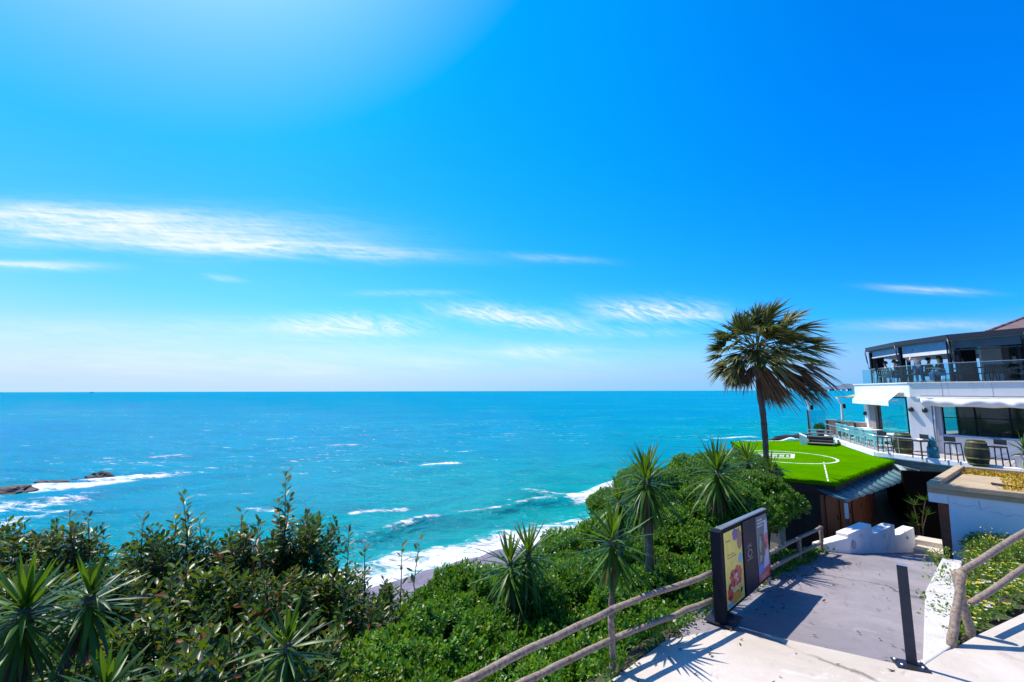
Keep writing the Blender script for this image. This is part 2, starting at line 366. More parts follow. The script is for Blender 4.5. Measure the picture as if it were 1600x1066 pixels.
M_TEAL = mat('turquoise_plastic', (0.20, 0.62, 0.62), 0.4, 0.08, 5)
M_TEALCONE = mat('dark_teal_paint', (0.03, 0.25, 0.31), 0.5, 0.15, 5)
M_BARREL = wood_mat('oak_barrel', (0.025, 0.022, 0.008), (0.075, 0.065, 0.025), (12, 12, 1), 0.5)
M_HOOP = mat('brass_hoop', (0.30, 0.30, 0.10), 0.4, 0.2, 10, metal=0.5)
M_FABRIC = mat('white_awning_cloth', (0.80, 0.78, 0.76), 0.8, 0.05, 3, 0.2, 20)
M_TAN = mat('tan_sail_cloth', (0.50, 0.36, 0.14), 0.85, 0.08, 3)
M_GREY = mat('grey_plaster', (0.45, 0.45, 0.48), 0.7, 0.08, 2)
M_BROWNPOST = mat('brown_grey_post', (0.26, 0.22, 0.21), 0.6, 0.1, 3)
M_DECK = mat('deck_paving', (0.42, 0.38, 0.36), 0.7, 0.1, 2, 0.2, 20)
M_TILE = None
def tile_mat():
    m_ = bpy.data.materials.new('clay_roof_tiles'); m_.use_nodes = True; n = N(m_.node_tree)
    tc = n.a('ShaderNodeTexCoord'); w1 = n.a('ShaderNodeTexWave', i_Scale=1.1, i_Distortion=0.3); w1.bands_direction = 'Z'
    n.l(tc.outputs['Object'], w1.inputs['Vector'])
    w2 = n.a('ShaderNodeTexWave', i_Scale=1.3, i_Distortion=0.2); w2.bands_direction = 'Y'; n.l(tc.outputs['Object'], w2.inputs['Vector'])
    tx = n.a('ShaderNodeTexNoise', i_Scale=3.0, i_Detail=5.0); n.l(tc.outputs['Object'], tx.inputs['Vector'])
    c = n.ramp(tx.outputs[0], [(0.3, (0.14, 0.085, 0.075)), (0.7, (0.26, 0.17, 0.15))])
    h = n.m('ADD', w1.outputs['Fac'], w2.outputs['Fac'])
    p = n.a('ShaderNodeBsdfPrincipled', i_Roughness=0.7); n.l(c, p.inputs['Base Color'])
    b = n.a('ShaderNodeBump', i_Strength=0.8, i_Distance=0.08); n.l(h, b.inputs['Height']); n.l(b.outputs[0], p.inputs['Normal'])
    o = n.a('ShaderNodeOutputMaterial'); n.l(p.outputs[0], o.inputs[0]); return m_
M_TILE = tile_mat()
def turf_mat():
    m_ = bpy.data.materials.new('artificial_turf'); m_.use_nodes = True; n = N(m_.node_tree); tc = n.a('ShaderNodeTexCoord')
    def noise(sc, det=6.0, rough=0.6): t = n.a('ShaderNodeTexNoise', i_Scale=sc, i_Detail=det, i_Roughness=rough); n.l(tc.outputs['Object'], t.inputs['Vector']); return t.outputs[0]
    c = n.ramp(noise(0.7, 7.0, 0.65), [(0.3, (0.062, 0.215, 0.0)), (0.7, (0.10, 0.30, 0.0))])
    c = n.mix(n.m('MULTIPLY', n.sstep(noise(1.9, 8.0, 0.72), 0.56, 0.7), 0.45), c, (0.13, 0.25, 0.012))
    sp = noise(34.0, 4.0, 0.8); c = n.mix(n.m('MULTIPLY', n.sstep(sp, 0.5, 0.68), 0.6), c, (0.03, 0.13, 0.0))
    br = n.a('ShaderNodeTexBrick', i_Scale=0.5, i_Color1=(1, 1, 1, 1), i_Color2=(0.93, 0.95, 0.9, 1), i_Mortar=(0.72, 0.76, 0.6, 1)); br.inputs['Mortar Size'].default_value = 0.006; br.inputs['Row Height'].default_value = 1.0; br.inputs['Brick Width'].default_value = 6.0; n.l(tc.outputs['Object'], br.inputs['Vector'])
    c = n.mix(1.0, c, br.outputs['Color'], 'MULTIPLY')
    p = n.a('ShaderNodeBsdfPrincipled', i_Roughness=0.95); p.inputs['Specular IOR Level'].default_value = 0.0; n.l(c, p.inputs['Base Color'])
    b = n.a('ShaderNodeBump', i_Strength=0.8, i_Distance=0.03); n.l(sp, b.inputs['Height']); n.l(b.outputs[0], p.inputs['Normal'])
    o = n.a('ShaderNodeOutputMaterial'); n.l(p.outputs[0], o.inputs[0]); return m_
M_TURF = turf_mat()
M_LINE = mat('white_turf_line', (0.72, 0.78, 0.62), 0.9, 0.2, 9, col2=(0.36, 0.50, 0.22), mask=(0.5, 0.66))
M_SAND = mat('wet_sand', (0.19, 0.15, 0.18), 0.5, 0.2, 1.5, 0.6, 6, col2=(0.12, 0.10, 0.12), mask=(0.5, 0.62), detail=8)
M_SOIL = mat('dark_soil', (0.05, 0.042, 0.028), 0.9, 0.3, 2, 0.5, 10, col2=(0.05, 0.07, 0.02))
M_ROCK = mat('sea_rock', (0.017, 0.015, 0.017), 0.7, 0.4, 1.5, 0.8, 4)
M_HILL_HAZE = mat('headland', (0.10, 0.14, 0.19), 0.9, 0.2, 0.004)  # blue of distant haze mixed into the rock's base colour
M_MOSS = mat('yellow_moss', (0.56, 0.38, 0.03), 0.9, 0.3, 5, 0.8, 30, col2=(0.20, 0.20, 0.02), mask=(0.5, 0.7))
M_PLASTER_ROOF = mat('dusty_roof', (0.46, 0.35, 0.22), 0.9, 0.15, 2, 0.4, 30)
M_AWN = mat('bluegreen_sheet', (0.13, 0.27, 0.29), 0.35, 0.2, 2.5, spec=0.5, col2=(0.30, 0.42, 0.42), mask=(0.5, 0.75))
M_AWN_EDGE = mat('dark_seam', (0.04, 0.07, 0.08), 0.5, 0.1, 3)
M_BRICK = mat('red_brick', (0.30, 0.08, 0.035), 0.8, 0.3, 9, 0.4, 20)
M_VOID = mat('shade_black_wall', (0.008, 0.007, 0.007), 0.9, 0.2, 2, spec=0.0)  # near-black base colour stands in for deep shade under the deck
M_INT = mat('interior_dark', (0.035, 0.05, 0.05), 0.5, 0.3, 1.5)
M_LAMP = mat('lamp_white', (0.75, 0.72, 0.62), 0.4, 0.02, 4)
M_BARK = mat('palm_bark', (0.12, 0.09, 0.075), 0.9, 0.35, 9, 0.9, 18)
M_YTRUNK = mat('yucca_trunk', (0.17, 0.13, 0.11), 0.9, 0.35, 12, 0.8, 25)
M_STEM = mat('brown_twig', (0.10, 0.075, 0.045), 0.85, 0.3, 8)
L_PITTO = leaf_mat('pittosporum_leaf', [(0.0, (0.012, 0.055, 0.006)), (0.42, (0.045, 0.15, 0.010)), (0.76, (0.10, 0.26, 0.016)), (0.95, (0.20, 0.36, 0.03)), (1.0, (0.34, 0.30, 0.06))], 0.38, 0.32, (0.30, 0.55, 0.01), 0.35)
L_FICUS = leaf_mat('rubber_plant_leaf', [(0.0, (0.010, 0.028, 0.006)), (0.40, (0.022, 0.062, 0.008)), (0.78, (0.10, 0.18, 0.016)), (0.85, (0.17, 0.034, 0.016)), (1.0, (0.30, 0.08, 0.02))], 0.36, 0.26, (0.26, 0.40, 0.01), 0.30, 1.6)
L_YUCCA = leaf_mat('yucca_leaf', [(0.0, (0.014, 0.045, 0.008)), (0.5, (0.035, 0.105, 0.010)), (1.0, (0.11, 0.20, 0.02))], 0.38, 0.25, (0.26, 0.48, 0.01), 0.3)
L_DEAD = leaf_mat('dead_blade', [(0.0, (0.05, 0.028, 0.015)), (0.55, (0.15, 0.085, 0.045)), (1.0, (0.36, 0.24, 0.15))], 0.8, 0.15, (0.3, 0.2, 0.1))
L_PALM = leaf_mat('palm_blade', [(0.0, (0.03, 0.05, 0.008)), (0.45, (0.08, 0.105, 0.02)), (0.75, (0.20, 0.20, 0.06)), (1.0, (0.42, 0.36, 0.18))], 0.45, 0.22, (0.28, 0.32, 0.03), 0.3)
L_WEED = leaf_mat('weed_leaf', [(0.0, (0.04, 0.11, 0.008)), (0.5, (0.11, 0.23, 0.014)), (1.0, (0.30, 0.38, 0.03))], 0.5, 0.3, (0.3, 0.45, 0.03))
M_YFLOWER = leaf_mat('yellow_petal', [(0.0, (0.65, 0.48, 0.01)), (1.0, (0.85, 0.68, 0.03))], 0.6, 0.3, (0.8, 0.7, 0.05))
M_WFLOWER = leaf_mat('white_petal', [(0.0, (0.7, 0.68, 0.6)), (1.0, (0.8, 0.76, 0.76))], 0.6, 0.3, (0.8, 0.8, 0.7))

# ------------------------------------------------------------------ terrain, sea, ground
F0 = Vector((1.36, 6.2)); FU = Vector((0.757, 0.653)); FN = Vector((-0.653, 0.757))
def wt(x, y): return (x - F0.x) * FN.x + (y - F0.y) * FN.y, (x - F0.x) * FU.x + (y - F0.y) * FU.y
def ramp_z(x, y):
    s = (x - 3.3) * 0.39 + (y - 7.14) * 0.92
    return np.where(s < 0, 0.0, np.where(s < 7.3, -0.11 * s, -0.803 - 0.23 * (s - 7.3)))
SEA = -8.5
def land_z(x, y):
    w, t = wt(x, y); w = w + np.where(w > 5, 0.45 * np.maximum(t - 18, 0), 0)
    z = np.where(w < 0.25, np.maximum(ramp_z(x, y), -2.2) - 0.06, 0)
    slope = np.maximum(-0.25 - 0.42 * (w - 0.25) + np.maximum(ramp_z(x, y), -1.0), -8.0 - 0.1 * np.maximum(w - 18.3, 0))
    z = np.where(w >= 0.25, slope, z)
    w2 = (y - 28.0) - 0.25 * (x - 13.5)
    z = np.where(w2 > 0, np.minimum(z, np.maximum(-2.2 - 0.6 * w2, -12)), z)
    return z
def build_land():
    xs = np.arange(-75, 75.01, 0.75); ys = np.arange(-14, 75.01, 0.75)
    X, Y = np.meshgrid(xs, ys); Z = land_z(X, Y)
    Z = Z + np.where(wt(X, Y)[0] > 1.0, 0.10 * np.sin(X * 1.7 + Y) * np.cos(Y * 1.3 - X * 0.6), 0) * np.where(Z > -7.9, 1, 0.15)
    V = np.stack([X, Y, Z], -1).reshape(-1, 3); nx = len(xs)
    i = np.arange((len(ys) - 1) * nx).reshape(-1, nx)[:, :-1].ravel()
    Q = np.stack([i, i + 1, i + nx + 1, i + nx], 1)
    mi = (V[Q].mean(1)[:, 2] < -7.75).astype(int)
    o = np_mesh('ground', V, Q, [M_SOIL, M_SAND], smooth=True, mi=mi); tag(o, kind='structure')
build_land()

def cap_dist(X, Y, p, q):
    p, q = np.array(p[:2]), np.array(q[:2]); d = q - p; L2 = d @ d + 1e-9
    t = np.clip(((X - p[0]) * d[0] + (Y - p[1]) * d[1]) / L2, 0, 1)
    return np.hypot(X - p[0] - t * d[0], Y - p[1] - t * d[1])
def sea_material():
    m_ = bpy.data.materials.new('sea_water'); m_.use_nodes = True; n = N(m_.node_tree)
    tc = n.a('ShaderNodeTexCoord'); at = n.a('ShaderNodeAttribute', attribute_name='foam'); sh = n.a('ShaderNodeAttribute', attribute_name='shoal')
    def noise(sx, sy, rot, detail=4.0, rough=0.55, dist=0.0):
        mp = n.a('ShaderNodeMapping'); mp.inputs['Scale'].default_value = (sx, sy, 1); mp.inputs['Rotation'].default_value = (0, 0, rot)
        n.l(tc.outputs['Object'], mp.inputs[0])
        t = n.a('ShaderNodeTexNoise', i_Scale=1.0, i_Detail=detail, i_Roughness=rough, i_Distortion=dist); n.l(mp.outputs[0], t.inputs['Vector']); return t.outputs[0]
    big = noise(0.012, 0.035, 0.15, 3); mid = noise(0.10, 0.28, 0.3, 4); fine = noise(0.9, 2.2, 0.25, 5, 0.6); rip = noise(4.0, 7.0, 0.3, 3)
    deep = n.mix(n.sstep(big, 0.35, 0.65), (0.0, 0.232, 0.43), (0.0, 0.268, 0.41))
    c = n.mix(sh.outputs['Fac'], deep, (0.0, 0.31, 0.31))
    c = n.mix(n.m('MULTIPLY', n.sstep(mid, 0.45, 0.72), 0.35), c, (0.0, 0.17, 0.26))
    swell = noise(0.035, 0.42, 0.24, 5, 0.6, 0.3)
    c = n.mix(n.m('MULTIPLY', n.sstep(swell, 0.48, 0.68), 0.45), c, (0.0, 0.185, 0.27))
    lace = noise(0.75, 1.5, 0.4, 8, 0.7, 1.2); cap = noise(0.16, 0.75, 0.22, 6, 0.66, 0.5); fleck = noise(1.1, 4.5, 0.2, 4, 0.7, 0.4)
    lace2 = noise(0.16, 0.42, 0.3, 9, 0.72, 0.8)
    br = n.m('ADD', n.m('MULTIPLY', n.m('SUBTRACT', lace, 0.5), 1.5), n.m('MULTIPLY', n.m('SUBTRACT', lace2, 0.5), 2.0))
    f1 = n.sstep(n.m('ADD', n.m('MULTIPLY', at.outputs['Fac'], 1.0), br), 0.42, 0.85)
    f1 = n.m('MULTIPLY', f1, n.sstep(at.outputs['Fac'], 0.02, 0.3))
    f2 = n.m('MULTIPLY', n.sstep(n.m('ADD', cap, n.m('MULTIPLY', n.m('SUBTRACT', big, 0.5), 0.35)), 0.665, 0.72), n.sstep(lace, 0.45, 0.6))
    spk = noise(0.42, 1.3, 0.18, 5, 0.72, 0.6)
    f3 = n.m('MAXIMUM', n.m('MULTIPLY', n.sstep(fleck, 0.66, 0.74), 0.5), n.m('MULTIPLY', n.sstep(n.m('ADD', spk, n.m('MULTIPLY', n.m('SUBTRACT', big, 0.5), 0.3)), 0.675, 0.74), 0.6))
    foam = n.m('MAXIMUM', n.m('MAXIMUM', f1, f2), f3)
    col = n.mix(foam, c, (0.82, 0.84, 0.86))
    p = n.a('ShaderNodeBsdfDiffuse'); n.l(col, p.inputs['Color'])
    gl = n.a('ShaderNodeBsdfGlossy', i_Roughness=0.09)
    fr = n.a('ShaderNodeFresnel', i_IOR=1.33); mx = n.a('ShaderNodeMixShader')
    n.l(n.m('MULTIPLY', n.m('MINIMUM', fr.outputs[0], 0.03), n.m('SUBTRACT', 1.0, foam)), mx.inputs[0]); n.l(p.outputs[0], mx.inputs[1]); n.l(gl.outputs[0], mx.inputs[2])
    h = n.m('ADD', n.m('ADD', n.m('MULTIPLY', mid, 1.6), n.m('MULTIPLY', fine, 0.5)), n.m('MULTIPLY', rip, 0.07))
    b = n.a('ShaderNodeBump', i_Strength=1.0, i_Distance=0.9); n.l(h, b.inputs['Height'])
    for q in (p, gl, fr): n.l(b.outputs[0], q.inputs['Normal'])
    o = n.a('ShaderNodeOutputMaterial'); n.l(mx.outputs[0], o.inputs[0]); return m_
def build_sea():
    rs = 24 * np.exp(np.linspace(0, math.log(45000 / 24), 1150)); th = np.linspace(rad(-66), rad(66), 520)
    R, T = np.meshgrid(rs, th, indexing='ij'); X, Y = R * np.sin(T), R * np.cos(T)
    w, t = wt(X, Y); Z = np.full_like(X, SEA); rng = np.random.default_rng(3)
    fade = np.clip(1 - R / 420, 0, 1) * np.clip((w - 22) / 12, 0.05, 1)
    for i in range(16):
        lam = 2.2 * 1.22 ** i * 0.9; a = math.atan2(FN.y, FN.x) + rng.normal(0, 0.38); k = 2 * math.pi / lam
        ph = (X * math.cos(a) + Y * math.sin(a)) * k + rng.uniform(0, 6.28)
        amp = min(0.016 * lam, 0.14) * 0.55
        ok = np.clip((lam - 4.5 * R * 0.0066) / lam * 2, 0, 1)
        Z += fade * amp * ok * (np.sin(ph) + 0.25 * np.cos(2 * ph))
    foam = np.zeros_like(X)
    wob = 0.9 * np.sin(t * 0.23 + 1) + 0.5 * np.sin(t * 0.71) + 0.3 * np.sin(t * 1.9 + 2)
    sw = w - 23.2 - wob + 0.45 * np.maximum(t - 18, 0)
    foam = np.maximum(foam, np.clip(1.15 - np.abs(sw - 1.2) / 3.0, 0, 1))
    foam = np.maximum(foam, 0.45 * np.clip(1.2 - np.abs(sw - 3.0) / 4.5, 0, 1))
    Z += 0.35 * np.exp(-((sw - 3.2) / 1.2) ** 2)
    wob2 = 1.2 * np.sin(t * 0.11 + 0.5) + 0.5 * np.sin(t * 0.5)
    cw = w - 31.0 - wob2; along = np.clip((t + 14) / 14, 0, 1)
    Z += 0.75 * along * np.exp(-(cw / 1.5) ** 2)
    foam = np.maximum(foam, np.clip((t - 30) / 3, 0, 1) * np.clip(1.2 - np.abs(cw + 0.9) / 2.4, 0, 1))
    foam = np.maximum(foam, along * 0.55 * np.clip(1 - np.abs(cw + 0.2) / 1.0, 0, 1))
    foam *= np.clip((52 - t) / 14, 0, 1)
    def streak(p, q, half, gain=1.0):
        a, b = atz(*p, SEA), atz(*q, SEA)
        return 0.82 * gain * np.clip(1.0 - cap_dist(X, Y, a, b) / (1.7 * half), 0, 1) ** 0.8
    for p, q, hw, g in (((-80, 785), (60, 762), 3.0, 1.0), ((60, 765), (180, 752), 2.6, 1.05), ((150, 750), (262, 740), 2.4, 1.0), ((-60, 800), (95, 782), 3.2, 0.85), ((-60, 830), (60, 806), 3.0, 0.62),
                        ((242, 715), (278, 713), 1.6, 0.9), ((668, 725), (712, 724), 1.5, 0.9), ((560, 797), (625, 796), 1.2, 0.72), ((480, 697), (560, 695), 1.5, 0.55),
                        ((1120, 685), (1180, 683), 1.6, 0.9), ((1185, 690), (1250, 687), 3.2, 1.1), ((820, 767), (905, 771), 1.0, 0.62), ((160, 722), (200, 720), 1.3, 0.6), ((390, 798), (430, 797), 1.0, 0.6),
                        ((900, 778), (965, 770), 2.2, 0.75), ((300, 775), (420, 768), 0.8, 0.55), ((700, 706), (760, 704), 1.2, 0.5)):
        foam = np.maximum(foam, streak(p, q, hw * 0.85, g))
    shoal = np.clip(1 - (w - 25) / 75, 0, 1) ** 1.3 * (0.75 + 0.25 * np.sin(t * 0.05))
    V = np.stack([X, Y, Z], -1).reshape(-1, 3); nx = len(th)
    i = np.arange((len(rs) - 1) * nx).reshape(-1, nx)[:, :-1].ravel()
    Q = np.stack([i, i + nx, i + nx + 1, i + 1], 1)
    o = np_mesh('sea', V, Q, sea_material(), smooth=True); tag(o, kind='structure')
    for nm, arr in (('foam', foam), ('shoal', shoal)):
        at = o.data.attributes.new(nm, 'FLOAT', 'POINT'); at.data.foreach_set('value', arr.ravel().astype(np.float32))
build_sea()

def rock_mesh(mb, c, r, seed):
    rng = random.Random(seed); bm = bmesh.new(); bmesh.ops.create_icosphere(bm, subdivisions=3, radius=1)
    ph = [rng.uniform(0, 6.28) for _ in range(9)]
    for v in bm.verts:
        p = v.co.copy(); k = 1 + 0.22 * math.sin(p.x * 3.1 + ph[0]) + 0.2 * math.sin(p.y * 4 + ph[1]) + 0.15 * math.sin(p.z * 5 + ph[2]) + 0.12 * math.sin(p.x * 9 + p.y * 7 + ph[3]) + rng.uniform(-0.06, 0.06)
        v.co = Vector((p.x * r[0] * k, p.y * r[1] * k, p.z * r[2] * k))
    mb.add([v.co + Vector(c) for v in bm.verts], [tuple(v.index for v in f.verts) for f in bm.faces]); bm.free()
for (px, py, r, lab) in ((18, 769, (2.9, 1.6, 0.75), 'low wide black rock at left edge in white surf'), (78, 756, (1.9, 0.9, 0.5), 'flat black rock in the surf right of the widest one'),
                         (118, 751.5, (0.55, 0.5, 0.3), 'small dark rock tip between two larger rocks in surf'), (153, 746, (1.9, 1.0, 0.75), 'humped black rock farthest right in the left surf')):
    p = atz(px, py, SEA); r = tuple(q * 0.85 for q in r); mb = MB(); rock_mesh(mb, (p.x, p.y, SEA + 0.05), r, int(px)); tag(mb.build('sea_rock', M_ROCK), lab, 'rock', 'rocks in the surf')
for (px, py, r, lab) in ((1228, 687.5, (4.5, 2.2, 0.8), 'dark rock in foam behind the palm trunk'), (1250, 685.5, (3.2, 2.0, 1.1), 'dark rock in foam beside the deck stairs')):
    p = atz(px, py, SEA); mb = MB(); rock_mesh(mb, (p.x, p.y, SEA), r, int(px)); tag(mb.build('sea_rock', M_ROCK), lab, 'rock', 'rocks in the surf')

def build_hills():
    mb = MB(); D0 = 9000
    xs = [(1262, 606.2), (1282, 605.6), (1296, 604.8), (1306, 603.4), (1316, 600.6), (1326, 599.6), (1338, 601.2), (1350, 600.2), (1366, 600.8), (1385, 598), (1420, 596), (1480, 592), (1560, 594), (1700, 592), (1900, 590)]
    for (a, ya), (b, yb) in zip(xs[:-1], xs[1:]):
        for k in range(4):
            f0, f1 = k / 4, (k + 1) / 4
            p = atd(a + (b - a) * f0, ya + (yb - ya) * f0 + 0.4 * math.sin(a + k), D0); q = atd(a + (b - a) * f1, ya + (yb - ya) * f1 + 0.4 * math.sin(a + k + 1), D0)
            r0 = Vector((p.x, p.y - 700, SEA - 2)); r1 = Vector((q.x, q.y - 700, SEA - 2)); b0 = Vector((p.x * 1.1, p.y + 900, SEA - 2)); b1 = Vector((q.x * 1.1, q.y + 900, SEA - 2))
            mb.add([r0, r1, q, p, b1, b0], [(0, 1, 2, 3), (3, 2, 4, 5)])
    tag(mb.build('hills', M_HILL_HAZE, smooth=True), kind='structure')
    rng = random.Random(4)
    for k in range(16):
        px = rng.uniform(1286, 1350); p = atz(px, 609.4, SEA); p = Vector((p.x, p.y, SEA)).normalized() * 1.0
        d = 8150; q = atd(px, 606, d); t = thing('far_house', 'white house on the far headland shore', 'house', (q.x, q.y, SEA), 0, 'white houses on the far headland')
        h, w = rng.uniform(25, 42), rng.uniform(30, 70)
        MB().box((0, 0, h / 2), (w, 30, h)).build('wall', MW, t, local=True); MB().prism([(-w / 2 - 2, -17), (w / 2 + 2, -17), (w / 2 + 2, 17), (-w / 2 - 2, 17)], h, h + 5).build('roof', M_TILE, t, local=True)
build_hills()
def build_ship():
    p = atd(143.5, 612.6, 5200); t = thing('ship', 'tiny dark ship on the left horizon', 'ship', (p.x, p.y, SEA))
    MB().prism([(-17, -3), (14, -3), (20, 0), (14, 3), (-17, 3)], 0, 6).build('hull', M_DARK, t, local=True); MB().box((-9, 0, 10), (9, 5, 8)).build('bridge', M_GREY, t, local=True); MB().tube([(5, 0, 6), (5, 0, 15)], 0.5, 6).build('mast', M_DARK, t, local=True)
build_ship()

def build_ground():
    # concrete landing in front, reaching under the camera
    A = atz(1128, 984, 0); B = atz(1206, 994, 0); Cc = atz(1412, 1040, 0)
    edge = [F0 + FU * t - FN * 0.12 for t in (-9, -5, -2, 0, 1.2)]
    poly = [(p.x, p.y) for p in edge] + [(A.x, A.y), (B.x, B.y), (Cc.x, Cc.y), (6.35, 6.62), (7.1, 6.98), (8.8, 7.72), (12, 9.2), (16, 9.5), (16, -8), (-8, -8)]
    o = MB().prism(poly, -0.14, 0.0).build('pavement', M_CONC); tag(o, kind='structure')
    # sloping ramp as a fine grid
    g = 0.35; xs = np.arange(2.6, 17, g); ys = np.arange(5.6, 19, g); X, Y = np.meshgrid(xs, ys)
    Z = ramp_z(X, Y) - 0.012 + 0.006 * np.sin(X * 2.1) * np.cos(Y * 1.7); V = np.stack([X, Y, Z], -1).reshape(-1, 3); nx = len(xs)
    i = np.arange((len(ys) - 1) * nx).reshape(-1, nx)[:, :-1].ravel(); Q = np.stack([i, i + 1, i + nx + 1, i + nx], 1)
    c = V[Q].mean(1); w, t = wt(c[:, 0], c[:, 1]); s = (c[:, 0] - 3.3) * 0.39 + (c[:, 1] - 7.14) * 0.92
    keep = (w < 0.2) & (s > -0.5) & (c[:, 2] > -2.3)
    o = np_mesh('ramp', V, Q[keep], M_RAMP, smooth=True); tag(o, kind='structure')
    # whitewashed kerb beside the ramp
    L0, L1, L2 = Vector((5.52, 6.22)), Vector((7.6, 8.35)), Vector((9.9, 10.35)); R0, R1, R2 = Vector((6.4, 6.68)), Vector((8.05, 8.2)), Vector((10.15, 10.15))
    mb = MB()
    for l0, l1, r0, r1, za, zb in ((L0, L1, R0, R1, 0.012, 0.02), (L1, L2, R1, R2, 0.02, -0.13)):
        mb.prism([l0, r0, r1, l1], [-1.1] * 4, [za, za, zb, zb])
    tag(mb.build('kerb_wall', mat('dusty_whitewash', (0.60, 0.57, 0.53), 0.85, 0.10, 2.5, 0.6, 30, col2=(0.44, 0.40, 0.35), mask=(0.55, 0.7)), bevel=0.02), 'low whitewashed kerb wall along the right edge of the ramp', 'kerb')
    # planted bank behind the kerb
    xs = np.arange(6.2, 16, 0.3); ys = np.arange(6.6, 13.5, 0.3); X, Y = np.meshgrid(xs, ys)
    def side(p, q): return (X - p[0]) * (q[1] - p[1]) - (Y - p[1]) * (q[0] - p[0])
    Z = bank_z(X, Y) + 0.05 * np.sin(X * 3) * np.cos(Y * 2.3)
    V = np.stack([X, Y, Z], -1).reshape(-1, 3); nx = len(xs); i = np.arange((len(ys) - 1) * nx).reshape(-1, nx)[:, :-1].ravel(); Q = np.stack([i, i + 1, i + nx + 1, i + nx], 1)
    c = V[Q].mean(1); ok = in_bank(c[:, 0], c[:, 1])
    o = np_mesh('bank', V, Q[ok], M_SOIL, smooth=True); tag(o, kind='structure')
def bank_z(x, y): return -0.05 - 0.22 * np.maximum(0, (y - 6.75) * 0.89 - (x - 6.4) * 0.45)
def in_bank(x, y):
    s1 = (x - 6.3) * (10.25 - 6.65) - (y - 6.65) * (10.2 - 6.3)           # right of the kerb
    s2 = (x - 6.4) * (8.0 - 6.75) - (y - 6.75) * (9.0 - 6.4)              # behind the fence line
    s3 = (x - 13.0) * (10.6 - 13.2) - (y - 13.2) * (15.0 - 13.0)          # in front of the blue wall
    return (s1 > 0.0) & (s2 < 0.0) & (s3 > -0.3)
build_ground()

